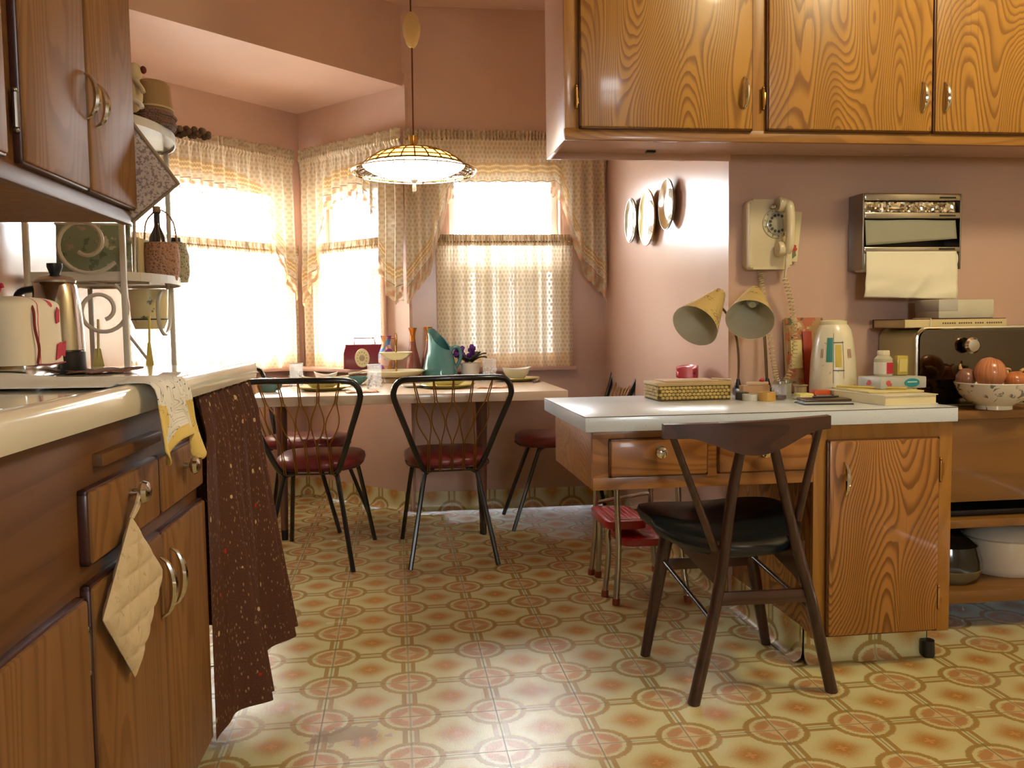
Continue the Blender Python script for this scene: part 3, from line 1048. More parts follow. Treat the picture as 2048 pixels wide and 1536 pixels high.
# quilted pot holder on the drawer knob
def pad(name, label, cat, corners, mat, th=0.008, n=14, quilt=0.003, qn=4.0, group=None):
    c = [Vector(p) for p in corners]
    nrm = (c[1] - c[0]).cross(c[3] - c[0]).normalized()
    def base(a, b): return c[0].lerp(c[1], a).lerp(c[3].lerp(c[2], a), b)
    def sgn(side):
        def f(a, b):
            aa, bb = min(max(a, 0), 1), min(max(b, 0), 1)
            e = min(aa, 1 - aa, bb, 1 - bb)
            q = abs(math.sin(PI * qn * (aa + bb))) * abs(math.sin(PI * qn * (aa - bb)))
            return base(aa, bb) + nrm * side * (th * 0.5 * min(1.0, (e * 9) ** 0.5) + quilt * q ** 0.5 * min(1, e * 10))
        return f
    m = MB()
    m.grid(sgn(1), n, n); m.grid(sgn(-1), n, n)
    bmesh.ops.remove_doubles(m.bm, verts=m.bm.verts, dist=0.0004)
    return m
quilt_m = pattern_mat('quilted_cream_cotton', (206, 186, 150), [(14, 0.55, 0.7, (178, 150, 112), 0.7, 1.0), (60, 0.6, 0.7, (150, 128, 100), 0.5, 4.0)], 0.9, bump=0.3)
t = thing('pot_holder', 'cream quilted pot holder hanging from the drawer knob', 'pot holder', (-0.41, 1.45, 0.46))
XP = -0.408
m = pad('pad', '', '', [lp(XP, 1.452, 0.718), lp(XP, 1.606, 0.590), lp(XP, 1.438, 0.462), lp(XP, 1.309, 0.598)], None, 0.014, 64, 0.007, 3.0)
obj('pad', m, quilt_m, t, ang=60)
m = MB(); m.tube(smooth_path([lp(XP, 1.452, 0.715), lp(XP + 0.004, 1.470, 0.735), lp(XP + 0.006, 1.492, 0.762), lp(XP + 0.004, 1.502, 0.752), lp(XP + 0.002, 1.480, 0.728), lp(XP, 1.456, 0.715)]), 0.0035, 6); obj('loop', m, quilt_m, t)

# dish towel laid on the counter and over its edge
towel_m = None
def towel_mat():
    b = NB('printed_dish_towel')
    u, v, _ = b.xyz(b.uv('UV'))
    q = b.vec(u, v, 0.0)
    f = b.noise(q, 16, 1.5, 0.4, 0.8)
    line = 1.0 - ((f * 7.0).fract() - 0.5).abs().step(0.02, 0.05)
    msk = u.gt(0.60) * b.noise(q, 9, 1).step(0.42, 0.5)
    yel = u.gt(0.66) * ((v + (f - 0.5) * 0.06).lt(0.05).max(v.gt(0.185)).max(u.gt(0.80)))
    col = b.mix(yel * 0.9, C8(234, 232, 224), C8(226, 196, 96))
    col = b.mix(line * msk * 0.9, col, C8(40, 34, 30))
    return b.done(b.bsdf(col, 0.9, spec=0.2, normal=b.bump(b.noise(q, 400, 2), 0.2, 0.001)))
def towel(a, b):
    # a runs from the back of the counter to the hem hanging in front, b across
    ys = lerp(1.50, 1.735, b) - (1 - a) * 0.10 * (1 - b) + (1 - a) * 0.18
    L = a * 0.86
    flat = 0.60
    if L < flat:
        x = -0.975 + L * (0.575 / flat)
        z = 0.919 + 0.010 * max(0, math.sin(ys * 26 + L * 7)) * (0.4 + 0.6 * b) + 0.012 * math.exp(-((L - 0.2) / 0.1) ** 2) * b
        if L > flat - 0.05: z += 0.006
    else:
        q = L - flat
        ang = min(1.0, q / 0.045)
        x = -0.400 + 0.020 * math.sin(ang * PI / 2) + 0.006 * math.sin(ys * 60) * min(1, q * 8)
        z = 0.925 - 0.020 * (1 - math.cos(ang * PI / 2)) - max(0, q - 0.02) * (0.40 + 0.12 * b + 0.10 * math.sin(b * 9))
        ys = lerp(1.52, 1.715, b) + (q * 0.35 if b > 0.5 else q * 0.05)
        x += 0.010 * math.sin(b * 14) * q * 4
    return TL @ Vector((x, ys, z))
t = thing('dish_towel', 'white and yellow printed dish towel draped over the counter edge', 'towel', (-0.6, 1.6, 0.80))
m = MB(); m.grid(towel, 70, 36, uv=lambda a, b: (a * 0.86, b * 0.235)); o = obj('towel_cloth', m, towel_mat(), t, ang=80)
md = o.modifiers.new('thickness', 'SOLIDIFY'); md.thickness = 0.002; md.offset = 1

# percolator
pc = thing('percolator', 'tall chrome coffee percolator with black base and lid knob', 'percolator', (-0.785, 2.20, 0.914))
c = (-0.785, 2.20, 0.914)
m = MB(); m.lathe([(0, 0.0), (0.058, 0.0), (0.060, 0.010), (0.059, 0.050), (0.056, 0.052), (0, 0.052)], 32, c); obj('base', m, M['blackplastic'], pc)
m = MB(); m.lathe([(0.055, 0.052), (0.058, 0.056), (0.0565, 0.11), (0.052, 0.17), (0.046, 0.205), (0.043, 0.214), (0.036, 0.222), (0, 0.228)], 36, c); obj('pot', m, M['chrome'], pc)
m = MB(); m.lathe([(0.044, 0.213), (0.045, 0.218), (0.036, 0.226), (0.012, 0.232), (0, 0.233)], 32, c); obj('lid', m, M['chrome_dull'], pc)
m = MB(); m.lathe([(0.010, 0.231), (0.012, 0.236), (0.017, 0.250), (0.017, 0.258), (0, 0.260)], 20, c); obj('lid_knob', m, M['blackplastic'], pc)
m = MB(); m.tube(smooth_path([(-0.825, 2.20, 1.115), (-0.865, 2.19, 1.10), (-0.868, 2.19, 1.03), (-0.832, 2.20, 0.985)]), 0.008, 8); obj('handle', m, M['blackplastic'], pc)
m = MB(); m.tube(smooth_path([(-0.725, 2.235, 1.00), (-0.700, 2.245, 1.035), (-0.690, 2.25, 1.065)]), [0.010] * 6 + [0.008] * 7, 8); 
# toaster under a quilted cover
tc = thing('covered_toaster', 'chrome toaster under a white fabric cover with red trim', 'toaster', (-0.80, 1.99, 0.914))
def cover(a, b):
    # rounded box skin: a round the perimeter, b from hem to crown
    W, D, H = 0.155, 0.125, 0.142
    th = a * 2 * PI
    k = 5.0
    cx, sy = math.cos(th), math.sin(th)
    rr = (abs(cx) ** k + abs(sy) ** k) ** (-1 / k)
    sc_ = 1.0 if b < 0.6 else max(0.0, 1 - ((b - 0.6) / 0.4) ** 3.2) if b < 1 else 0.0
    if b >= 0.6:
        sc_ = max(0.0, math.cos((b - 0.6) / 0.4 * PI / 2)) ** 0.45 if b < 1 else 0.0
    z = 0.945 + H * (min(b / 0.6, 1.0) * 0.86 + 0.14 * math.sin(max(0, (b - 0.6) / 0.4) * PI / 2))
    f = 1 + 0.02 * math.sin(th * 5 + b * 3)
    return Vector((-0.805 + W / 2 * cx * rr * sc_ * f * (1.05 - 0.06 * b), 1.985 + D * cx * 0 + D * 0.9 * sy * rr * sc_ * f, z))
cov_m = NB('white_cover_cotton')
_o = cov_m.coord(); _x, _y, _z = cov_m.xyz(_o)
_trim = (1.0 - ((_y + 0.045 + cov_m.noise(_o, 26, 2) * 0.012).abs().step(0.0015, 0.003)))
_sp = cov_m.noise(_o, 15, 1, w=2.3).step(0.66, 0.68) * _y.gt(0.0)
_c = cov_m.mix((_sp + _trim * 0.9).min(1.0), C8(226, 212, 184), C8(186, 40, 46))
cov_m = cov_m.done(cov_m.bsdf(_c, 0.85, normal=cov_m.bump(cov_m.noise(_o, 200, 2), 0.2, 0.001)))
m = MB(); m.grid(cover, 44, 18, closed=True); bmesh.ops.remove_doubles(m.bm, verts=m.bm.verts, dist=0.0005)
obj('fabric_cover', m, cov_m, tc, ang=60)
m = MB()
m.tube(smooth_path([(-0.722, 1.91, 0.948), (-0.719, 1.912, 0.98), (-0.724, 1.908, 1.02), (-0.727, 1.912, 1.058), (-0.745, 1.93, 1.078), (-0.77, 1.96, 1.087)], 8), 0.0028, 6)
m.tube(smooth_path([(-0.722, 1.91, 0.946), (-0.721, 1.98, 0.944), (-0.722, 2.06, 0.946)], 8), 0.0022, 6)
obj('piping', m, plain('dark_red_cord', (128, 34, 26), 0.8), tc)
m = MB()
m.prism([(0, 0), (0.020, 0.004), (0.032, 0.010), (0.050, 0.006), (0.060, 0.040), (0.042, 0.034), (0.030, 0.038), (0.012, 0.033)], 0, 0.002, T=frame(Vector((-0.7215, 2.005, 0.952)), Vector((0, 1, 0)), Vector((0, 0, 1))) @ Matrix.Identity(4))
obj('red_applique', m, plain('red_felt', (190, 36, 52), 0.9), tc)
m = MB(); m.prism([(0, 0), (0.016, 0.004), (0.018, 0.030), (0.006, 0.036), (-0.002, 0.018)], 0, 0.002, T=frame(Vector((-0.7235, 2.02, 1.030)), Vector((0, 1, 0)), Vector((0, 0, 1))))
obj('red_applique', m, plain('red_felt', (190, 36, 52), 0.9), tc)
m = MB(); m.tube(smooth_path([(-0.812, 1.95, 1.085), (-0.808, 1.952, 1.098), (-0.803, 1.952, 1.112), (-0.800, 1.953, 1.104)]), 0.004, 6); obj('tassel', m, plain('red_felt', (190, 36, 52), 0.9), tc)
m = MB(); m.box(-0.875, -0.737, 1.89, 2.08, 0.918, 0.960, 0.008); obj('toaster_body', m, M['chrome'], tc)
m = MB(); m.box(-0.88, -0.742, 1.885, 2.07, 0.914, 0.926, 0.003); obj('toaster_base', m, M['blackplastic'], tc)
# wicker jar at the very left
def wicker(name, base, dark):
    b = NB(name)
    o = b.coord()
    n = b.voro(o, 120)
    col = b.mix(n.step(0.1, 0.5), C8(*dark), C8(*base))
    return b.done(b.bsdf(col, 0.8, normal=b.bump(n, 0.9, 0.004)))
M['wicker'] = wicker('straw_wicker', (180, 146, 96), (96, 70, 40))
M['wicker_pink'] = wicker('pinkish_wicker', (170, 126, 100), (110, 78, 58))
M['wicker_grey'] = wicker('grey_beadwork', (170, 160, 130), (80, 80, 60))
t = thing('wicker_jar', 'round straw wicker jar at the left picture edge', 'jar', (-0.838, 1.75, 0.914))
m = MB(); m.lathe([(0, 0), (0.05, 0), (0.066, 0.03), (0.072, 0.07), (0.066, 0.115), (0.048, 0.15), (0.03, 0.165), (0, 0.168)], 28, (-0.838, 1.75, 0.914)); obj('woven_body', m, M['wicker'], t)
m = MB(); m.lathe([(0, 0), (0.028, 0), (0.026, 0.008), (0, 0.012)], 20, (-0.838, 1.75, 1.081)); obj('lid', m, M['wicker'], t)
# crumpled brown doily
def doily(a, b):
    r = a * (0.085 + 0.012 * math.sin(b * 2 * PI * 9))
    th = b * 2 * PI
    return Vector((-0.70 + r * math.cos(th) * 1.0, 2.22 + r * math.sin(th) * 1.3, 0.9155 + 0.004 * a * abs(math.sin(th * 4.5)) + 0.004 * max(0, math.sin(th * 2 + 1)) * a))
m = MB(); m.grid(doily, 10, 54); bmesh.ops.remove_doubles(m.bm, verts=m.bm.verts, dist=0.0004)
o = single('crochet_doily', m, pattern_mat('brown_crochet', (132, 92, 68), [(90, 0.5, 0.6, (80, 52, 38), 0.8, 2.0)], 0.95, bump=0.5), 'brown crochet doily on the counter in front of the percolator', 'doily', ang=80)
md = o.modifiers.new('thickness', 'SOLIDIFY'); md.thickness = 0.0025; md.offset = 1

# ------------------------------------------------------------------ wrought iron rack
RX0, RX1, RY0, RY1 = -1.045, -0.780, 2.72, 3.25
rk = thing('iron_rack', 'cream wrought-iron shelf rack with scrolls beside the bay window', 'shelf rack', ((RX0 + RX1) / 2, (RY0 + RY1) / 2, 0))
for (x, y) in ((RX1, RY0), (RX1 + 0.005, RY1), (RX0, RY0), (RX0, RY1)):
    m = MB(); m.box(x - 0.008, x + 0.008, y - 0.008, y + 0.008, 0, 1.70, 0.002); obj('post', m, M['rackwhite'], rk)
def rack_shelf(z, h):
    poly = [(RX0, RY0), (RX1, RY0)]
    for i in range(1, 12):
        a = i / 12
        poly.append((RX1 + 0.085 * math.sin(PI * a) ** 0.7, lerp(RY0, RY1, a)))
    poly += [(RX1, RY1), (RX0, RY1)]
    m = MB()
    k = len(poly)
    ins = []
    cx, cy = (RX0 + RX1) / 2, (RY0 + RY1) / 2
    m.prism(poly, z + h * 0.35, z + h * 0.45)
    # rim band
    ring = poly
    for i in range(k):
        p, q = Vector(ring[i] + (0,)), Vector(ring[(i + 1) % k] + (0,))
        d = (q - p)
        if d.length < 1e-4: continue
        t_ = d.normalized(); n_ = Vector((-t_.y, t_.x, 0))
        m.box(0, d.length, -0.002, 0.002, z, z + h, T=frame(p, t_, n_))
    o = obj('shelf', m, M['rackwhite'], rk)
    m = MB()
    m.box(cx - 0.006, cx + 0.006, RY0, RY1, z + h * 0.1, z + h * 0.35)
    m.box(RX0, RX1, cy - 0.006, cy + 0.006, z + h * 0.1, z + h * 0.35)
    obj('shelf_brace', m, M['rackwhite'], o)
for (z, h) in ((1.160, 0.026), (1.622, 0.026), (0.62, 0.026), (0.15, 0.026)): rack_shelf(z, h)
def scroll(cx, cz, r0, r1, turns, start, plane, off, sgn=1):
    pts = []
    n = int(26 * turns)
    for i in range(n + 1):
        t_ = i / n
        a = start + sgn * t_ * turns * 2 * PI
        r = lerp(r0, r1, t_ ** 0.8)
        u, w = cx + r * math.cos(a), cz + r * math.sin(a)
        pts.append((u, off, w) if plane == 'x' else (off, u, w))
    m = MB(); m.tube(pts, 0.0065, 6); return obj('scroll', m, M['rackwhite'], rk)
scroll(-0.885, 1.270, 0.100, 0.032, 1.25, math.radians(-35), 'x', RY0, -1)
scroll(-0.848, 1.075, 0.085, 0.030, 1.35, math.radians(60), 'x', RY0, -1)
scroll(3.03, 1.080, 0.105, 0.040, 1.35, math.radians(60), 'y', RX1 + 0.03, -1)
scroll(3.03, 1.33, 0.0, 0.0, 0.2, 0, 'y', RX1) if False else None
for (a_, b_) in (((RX1, RY0, 1.01), (RX1 + 0.01, 3.12, 0.83)), ((RX0, RY0, 1.02), (RX1 - 0.02, RY0, 0.80))):
    m = MB(); m.tube([a_, b_], 0.005, 6); obj('brace', m, M['rackwhite'], rk)

# things on the rack
t = thing('basket_box', 'tan flat-sided basket standing on top of the iron rack', 'basket', (-0.735, 2.93, 1.70))
m = MB(); m.lathe([(0, 0), (0.050, 0), (0.056, 0.02), (0.050, 0.085), (0.042, 0.095), (0, 0.095)], 24, (-0.735, 2.95, 1.693), sy=1.3); obj('basket_body', m, plain('tan_straw', (150, 116, 72), 0.75, bump=0.3), t)
m = MB(); m.lathe([(0.052, 0), (0.058, 0.003), (0.058, 0.008), (0.052, 0.010)], 24, (-0.735, 2.95, 1.700), sy=1.3); obj('rim', m, plain('pale_straw', (190, 160, 116), 0.75), t)
mats_ = []
for i in range(6):
    m = MB(); m.lathe([(0, 0), (0.062, 0), (0.064, 0.004), (0.062, 0.0075), (0, 0.0075)], 20, (-0.735 + 0.004 * math.sin(i * 2), 2.95, 1.6475 + i * 0.0076), sy=1.4)
    single('woven_mat', m, wicker('brown_woven_mat_%d' % i, (116 + 6 * (i % 3), 88, 74), (70, 50, 42)), 'brown woven place mat, %s in the stack under the tan basket' % ('lowest', 'second from the bottom', 'third from the bottom', 'third from the top', 'second from the top', 'topmost')[i], 'place mat', 'woven mats on the iron rack')
# figurine
t = thing('toy_figurine', 'small beige animal figurine on top of the rack beside the wall cabinet', 'figurine', (-0.738, 2.74, 1.648))
m = MB(); m.ball((-0.743, 2.75, 1.70), 0.028, 0.035, 0.05, 10); m.ball((-0.733, 2.735, 1.762), 0.024, 0.026, 0.026, 10); m.tube([(-0.743, 2.75, 1.72), (-0.736, 2.74, 1.758)], [0.022, 0.016], 10)
obj('body', m, plain('beige_plush', (196, 174, 140), 0.85, bump=0.3), t)
m = MB(); m.ball((-0.706, 2.733, 1.768), 0.009, 0.011, 0.011, 8); obj('ear', m, plain('dark_red_felt', (96, 36, 28), 0.9), t)
m = MB(); m.tube(smooth_path([(-0.730, 2.73, 1.74), (-0.711, 2.722, 1.715), (-0.705, 2.72, 1.70)]), 0.007, 8); obj('arm', m, plain('beige_plush', (196, 174, 140), 0.85), t)
m = MB(); m.tube(smooth_path([(-0.735, 2.73, 1.68), (-0.716, 2.722, 1.668), (-0.711, 2.72, 1.656)]), [0.008] * 13, 8); obj('leg', m, plain('white_plush', (222, 214, 200), 0.85), t)
# pine cone spray
t = thing('pine_cone_spray', 'brown pine cone spray sticking out from the top shelf of the rack', 'pine cone', (-0.66, 3.12, 1.648))
m = MB()
for i in range(26):
    a = i / 26
    m.ball((-0.745 + 0.15 * a, 3.10 + 0.03 * math.sin(i * 2.4), 1.676 + 0.010 * math.cos(i * 2.4) - 0.012 * a), 0.011, n=5)
obj('cone_scales', m, plain('pine_brown', (112, 80, 52), 0.8, var=0.2, vscale=60), t)
# speckled grey pot holder hung on the cabinet end
t = thing('speckled_pot_holder', 'large mauve-grey speckled pot holder hanging at the end of the wall cabinet', 'pot holder', (-0.604, 2.175, 1.265))
speck_m = pattern_mat('mauve_speckled_cotton', (184, 166, 154), [(150, 0.50, 0.56, (122, 100, 100), 0.85, 1.0)], 0.9, bump=0.2)
c0 = [Vector((-0.604, 2.162, 1.512)), Vector((-0.496, 2.185, 1.356)), Vector((-0.603, 2.180, 1.265)), Vector((-0.715, 2.160, 1.415))]
obj('pad', pad('', '', '', c0, None, 0.010, 20, 0.001, 3), speck_m, t, ang=60)
m = MB(); m.tube([(-0.655, 2.140, 1.50), (-0.655, 2.170, 1.50)], 0.004, 8); obj('hook', m, M['steel'], t)
m = MB(); m.tube([c0[0], c0[1], c0[2]], 0.005, 8); obj('binding', m, plain('taupe_binding', (140, 118, 96), 0.85), t)
# middle shelf
ZS = 1.1735
m = MB(); m.box(-0.105, 0.105, -0.012, 0.012, 0, 0.165, 0.004, T=rmat('Z', 0.12, (-0.905, 2.86, ZS)) @ Matrix.Rotation(-0.10, 4, 'X'))
t = thing('floral_tin', 'grey-green flower-printed tin leaning at the back of the rack shelf', 'tin', (-0.905, 2.86, ZS))
obj('tin_panel', m, pattern_mat('green_floral_print', (128, 136, 112), [(22, 0.60, 0.66, (176, 140, 130), 0.8, 3.0), (30, 0.58, 0.62, (84, 98, 74), 0.8, 7.0), (18, 0.64, 0.68, (206, 198, 180), 0.7, 11.0)], 0.45), t)
m = MB(); m.box(-0.109, 0.109, -0.014, 0.014, 0.163, 0.170, 0.003, T=rmat('Z', 0.12, (-0.905, 2.86, ZS)) @ Matrix.Rotation(-0.10, 4, 'X')); obj('rim', m, M['rackwhite'], t)
for i, (x, w, cc) in enumerate(((-0.800, 0.010, (206, 186, 140)), (-0.787, 0.009, (214, 196, 150)))):
    m = MB(); m.box(x - w / 2, x + w / 2, 2.90, 3.03, ZS, ZS + 0.13, 0.002)
    single('slim_book', m, plain('cream_book_%d' % i, cc, 0.7), 'thin cream cookbook standing on the rack shelf%s' % ('', ' next to the steel rod frame')[i], 'book')
t = thing('pink_basket', 'pinkish wicker basket on the rack shelf holding a dark bottle', 'basket', (-0.745, 2.96, ZS))
m = MB(); m.lathe([(0, 0), (0.046, 0), (0.054, 0.03), (0.056, 0.085), (0.050, 0.12), (0.046, 0.12), (0.046, 0.02), (0, 0.02)], 26, (-0.738, 2.985, ZS)); obj('woven_body', m, M['wicker_pink'], t)
m = MB(); m.tube(smooth_path([(-0.790, 2.985, ZS + 0.118), (-0.78, 2.985, ZS + 0.19), (-0.738, 2.985, ZS + 0.225), (-0.70, 2.985, ZS + 0.19), (-0.688, 2.985, ZS + 0.118)]), 0.003, 6); obj('handle', m, M['wicker_pink'], t)
t = thing('dark_bottle', 'dark glass bottle with long neck standing in the pink basket', 'bottle', (-0.748, 2.985, ZS + 0.022))
m = MB(); m.lathe([(0, 0), (0.028, 0), (0.030, 0.08), (0.026, 0.115), (0.010, 0.150), (0.009, 0.19), (0.012, 0.195), (0, 0.2)], 20, (-0.748, 2.985, ZS + 0.022)); obj('glass_body', m, plain('dark_bottle_glass', (42, 36, 34), 0.12, coat=0.5), t)
m = MB(); m.lathe([(0, 0), (0.013, 0), (0.012, 0.018), (0, 0.02)], 14, (-0.748, 2.985, ZS + 0.218)); obj('stopper', m, plain('cork', (150, 118, 84), 0.8), t)
t = thing('beaded_jar', 'grey beaded jar with a small dark lid at the right end of the rack shelf', 'jar', (-0.715, 3.09, ZS))
m = MB(); m.lathe([(0, 0), (0.034, 0), (0.040, 0.03), (0.040, 0.09), (0.030, 0.125), (0.016, 0.135), (0, 0.135)], 22, (-0.718, 3.10, ZS)); obj('jar_body', m, M['wicker_grey'], t)
m = MB(); m.lathe([(0, 0), (0.017, 0), (0.015, 0.014), (0, 0.016)], 14, (-0.718, 3.10, ZS + 0.134)); obj('lid', m, M['blackplastic'], t)
m = MB(); m.tube([(-0.772, 2.80, ZS), (-0.790, 2.90, ZS + 0.30)], 0.005, 6); single('steel_rod', m, M['steel'], 'thin steel rod leaning on the rack shelf behind the books', 'rod')
# cream wall planter and hanging utensils under the middle shelf
t = thing('cream_planter', 'cream planter with painted leaf sprigs hanging below the rack shelf', 'planter', (-0.80, 3.05, 1.0))
m = MB(); m.lathe([(0, 0), (0.045, 0.0), (0.056, 0.03), (0.062, 0.13), (0.057, 0.13), (0.05, 0.03), (0, 0.02)], 26, (-0.80, 3.05, 1.018)); obj('pot', m, pattern_mat('cream_leaf_glaze', (222, 204, 150), [(24, 0.62, 0.66, (80, 84, 60), 0.85, 5.0)], 0.3, coat=0.3), t)
m = MB(); m.lathe([(0.053, 0.028), (0.0575, 0.030), (0.0575, 0.034), (0.053, 0.036)], 26, (-0.80, 3.05, 1.018)); obj('dark_band', m, plain('dark_green_line', (70, 74, 52), 0.4), t)
def utensil(label, x, y, z0, z1, cc, hw, name='spatula'):
    t = thing(name, label, 'utensil', (x, y, z0))
    m = MB(); m.tube([(x, y, z0 + (z1 - z0) * 0.35), (x + 0.004, y, z1)], 0.004, 6); obj('handle', m, plain('utensil_%s' % cc[0], cc, 0.5), t)
    m = MB(); m.prism([(-hw * 0.4, 0.09), (hw * 0.4, 0.09), (hw, 0.02), (hw * 0.8, 0), (-hw * 0.8, 0), (-hw, 0.02)], -0.002, 0.002, T=frame(Vector((x, y, z0)), Vector((1, 0, 0)), Vector((0, 0, 1)))); obj('blade', m, plain('utensil_%s' % cc[0], cc, 0.5), t)
utensil('pale yellow wooden paddle hanging inside the rack near the wall', -0.905, 2.86, 0.87, 1.05, (204, 186, 112), 0.020)
utensil('slim yellow-tipped spatula hanging in front of the bright window', -0.765, 2.90, 0.885, 1.06, (214, 190, 90), 0.012)
utensil('black-handled turner hanging beside the pale paddle', -0.935, 2.80, 0.87, 1.02, (34, 32, 30), 0.012, 'turner')

# ------------------------------------------------------------------ right hand wall cabinets
def panel_y(parent, name, x0, x1, z0, z1, y, mat, th=0.019, edge=True, bev=0.006):
    """a lipped door or drawer front facing the camera (-y)"""
    m = MB(); m.box(x0 + 0.004, x1 - 0.004, y - th, y, z0 + 0.004, z1 - 0.004, bev)
    o = obj(name, m, mat, parent)
    if edge:
        m = MB()
        for (a, b, c, d) in ((x0, x0 + 0.010, z0, z1), (x1 - 0.010, x1, z0, z1), (x0, x1, z0, z0 + 0.010), (x0, x1, z1 - 0.010, z1)):
            m.box(a, b, y - th + 0.007, y + 0.001, c, d, 0.003)
        obj('moulded_edge', m, plain('oak_dark_edge', (92, 52, 20), 0.35), o)
    return o
NY = (0, -1, 0)
UY, UXL, UZ = 2.666, 0.524, 1.573
uc = thing('oak_wall_cabinet', 'golden oak wall cabinet with three doors above the telephone', 'cabinet', (1.56, 2.83, UZ))
m = MB(); m.box(UXL + 0.016, RIGHT_X - 0.005, UY + 0.02, WALL_Y - 0.018, UZ + 0.022, 2.70)
obj('carcass', m, M['trim'], uc, label='pink painted underside')
m = MB(); m.box(UXL, UXL + 0.016, UY + 0.018, WALL_Y - 0.002, UZ, 2.70, 0.002); obj('side_panel', m, M['trim'], uc, label='pink painted side')
m = MB(); m.box(UXL + 0.016, WALL_X, WALL_Y - 0.018, WALL_Y - 0.002, UZ, 2.70, 0.002); obj('back_panel', m, M['trim'], uc)
m = MB()
m.box(UXL, RIGHT_X - 0.005, UY, UY + 0.018, UZ, UZ + 0.034, 0.001)
obj('bottom_rail', m, M['oak_x'], uc)
for (a, b) in ((UXL, 0.570), (1.110, 1.162), (2.262, 2.30)):
    m = MB(); m.box(a, b, UY, UY + 0.018, UZ + 0.034, 2.70, 0.001); obj('stile', m, M['oak_frame'], uc)
dA = panel_y(uc, 'door', 0.566, 1.114, 1.603, 2.62, UY, M['oak'])
dB = panel_y(uc, 'door', 1.158, 1.710, 1.605, 2.62, UY, M['oak'])
dC = panel_y(uc, 'door', 1.713, 2.266, 1.605, 2.62, UY, M['oak'])
arc_pull(dA, (1.083, UY - 0.019, 1.717), NY, 0.095, 'chrome')
arc_pull(dB, (1.671, UY - 0.019, 1.715), NY, 0.095, 'chrome')
arc_pull(dC, (1.747, UY - 0.019, 1.715), NY, 0.095, 'chrome')
hinge(dA, (0.558, UY - 0.004, 1.697), NY, 'wire'); hinge(dB, (1.148, UY - 0.004, 1.703), NY, 'wire')
m = MB(); m.box(0.855, 0.885, 2.925, 2.945, 1.588, 1.596); obj('catch', m, M['blackplastic'], uc)
m = MB(); m.tube([(0.845 + 0.022 * math.cos(a * PI / 10), 2.76 + 0.022 * math.sin(a * PI / 10), 1.594) for a in range(20)], 0.002, 6, closed=True); obj('hook_ring', m, plain('dull_bronze', (110, 84, 60), 0.4, 0.8), uc)

# ------------------------------------------------------------------ desk
DZ, DFY = 0.762, 2.334
CABX0, CABX1, CABY = 1.186, 1.597, 2.3587
dk = thing('kitchen_desk', 'oak kitchen desk with two drawers and one cupboard door', 'desk', (1.05, 2.66, 0))
m = MB()
m.box(0.5323, 0.548, CABY + 0.0205, 2.925, 0.5548, DZ - 0.043, 0.001)
m.box(0.548, CABX0 - 0.001, CABY + 0.0205, 2.925, 0.5548, DZ - 0.043)
obj('drawer_case', m, M['oak_red_x'], dk)
m = MB()
m.box(0.5323, CABX0 - 0.0125, CABY, CABY + 0.02, 0.5548, 0.590, 0.001); m.box(0.5323, CABX0 - 0.0125, CABY, CABY + 0.02, 0.697, DZ - 0.043, 0.001)
m.box(0.5323, 0.582, CABY, CABY + 0.02, 0.590, 0.697); m.box(0.855, 0.892, CABY - 0.004, CABY + 0.02, 0.585, 0.70, 0.002)
obj('drawer_frame', m, M['oak_red_x'], dk)
w1 = panel_y(dk, 'drawer', 0.576, 0.860, 0.589, 0.697, CABY, M['oak_red_x'], 0.014)
w2 = panel_y(dk, 'drawer', 0.886, 1.168, 0.590, 0.698, CABY, M['oak_red_x'], 0.014)
knob(w1, (0.716, CABY - 0.014, 0.660), NY, 0.018); knob(w2, (1.016, CABY - 0.014, 0.652), NY, 0.018)
m = MB(); m.box(CABX0, CABX1, CABY + 0.018, WALL_Y - 0.002, 0.098, DZ - 0.043, 0.001); obj('cupboard', m, M['oak_red'], dk)
m = MB()
m.box(CABX0 - 0.012, 1.214, CABY, CABY + 0.018, 0.098, DZ - 0.043, 0.001); m.box(1.548, CABX1 + 0.002, CABY, CABY + 0.018, 0.098, DZ - 0.043, 0.001)
m.box(1.214, 1.548, CABY, CABY + 0.018, 0.672, DZ - 0.043)
obj('face_frame', m, M['oak_frame'], dk)
cd = panel_y(dk, 'cupboard_door', 1.210, 1.554, 0.104, 0.676, CABY, M['oak_red'], 0.019)
arc_pull(cd, (1.257, CABY - 0.019, 0.563), NY, 0.10)
hinge(cd, (1.558, CABY - 0.004, 0.579), NY, 'wire'); hinge(cd, (1.558, CABY - 0.004, 0.203), NY, 'wire')
skirting('toe_kick', Vector((CABX0, 2.4375, 0)), Vector((CABX1 - 0.02, 2.4375, 0)), Vector((1.4, 2, 0)), 0.098, dk)
skirting('side_skirting', Vector((CABX0, 2.4375, 0)), Vector((CABX0, WALL_Y, 0)), Vector((0.8, 2.7, 0)), 0.105, dk)
m = MB(); m.box(CABX0 + 0.01, CABX1 - 0.01, 2.445, 2.95, 0, 0.098); obj('plinth', m, M['dark_in'], dk)
m = MB(); m.lathe([(0, 0), (0.020, 0), (0.022, 0.01), (0.020, 0.05), (0, 0.052)], 18, (1.572, 2.42, 0)); obj('rubber_foot', m, M['blackplastic'], dk)
m = MB(); m.box(0.507, 1.600, DFY, WALL_Y - 0.002, DZ - 0.0424, DZ, 0.0015)
dt = single('desk_top', m, M['desk_top'], 'white flecked laminate worktop lying on the oak desk', 'worktop')
m = MB(); m.box(0.5068, 1.6002, DFY - 0.0003, DFY + 0.001, DZ - 0.0022, DZ - 0.0004); m.box(0.5066, 0.508, DFY, WALL_Y - 0.003, DZ - 0.0022, DZ - 0.0004)
obj('edge_seam', m, plain('dark_glue_line', (60, 40, 24), 0.6), dt)

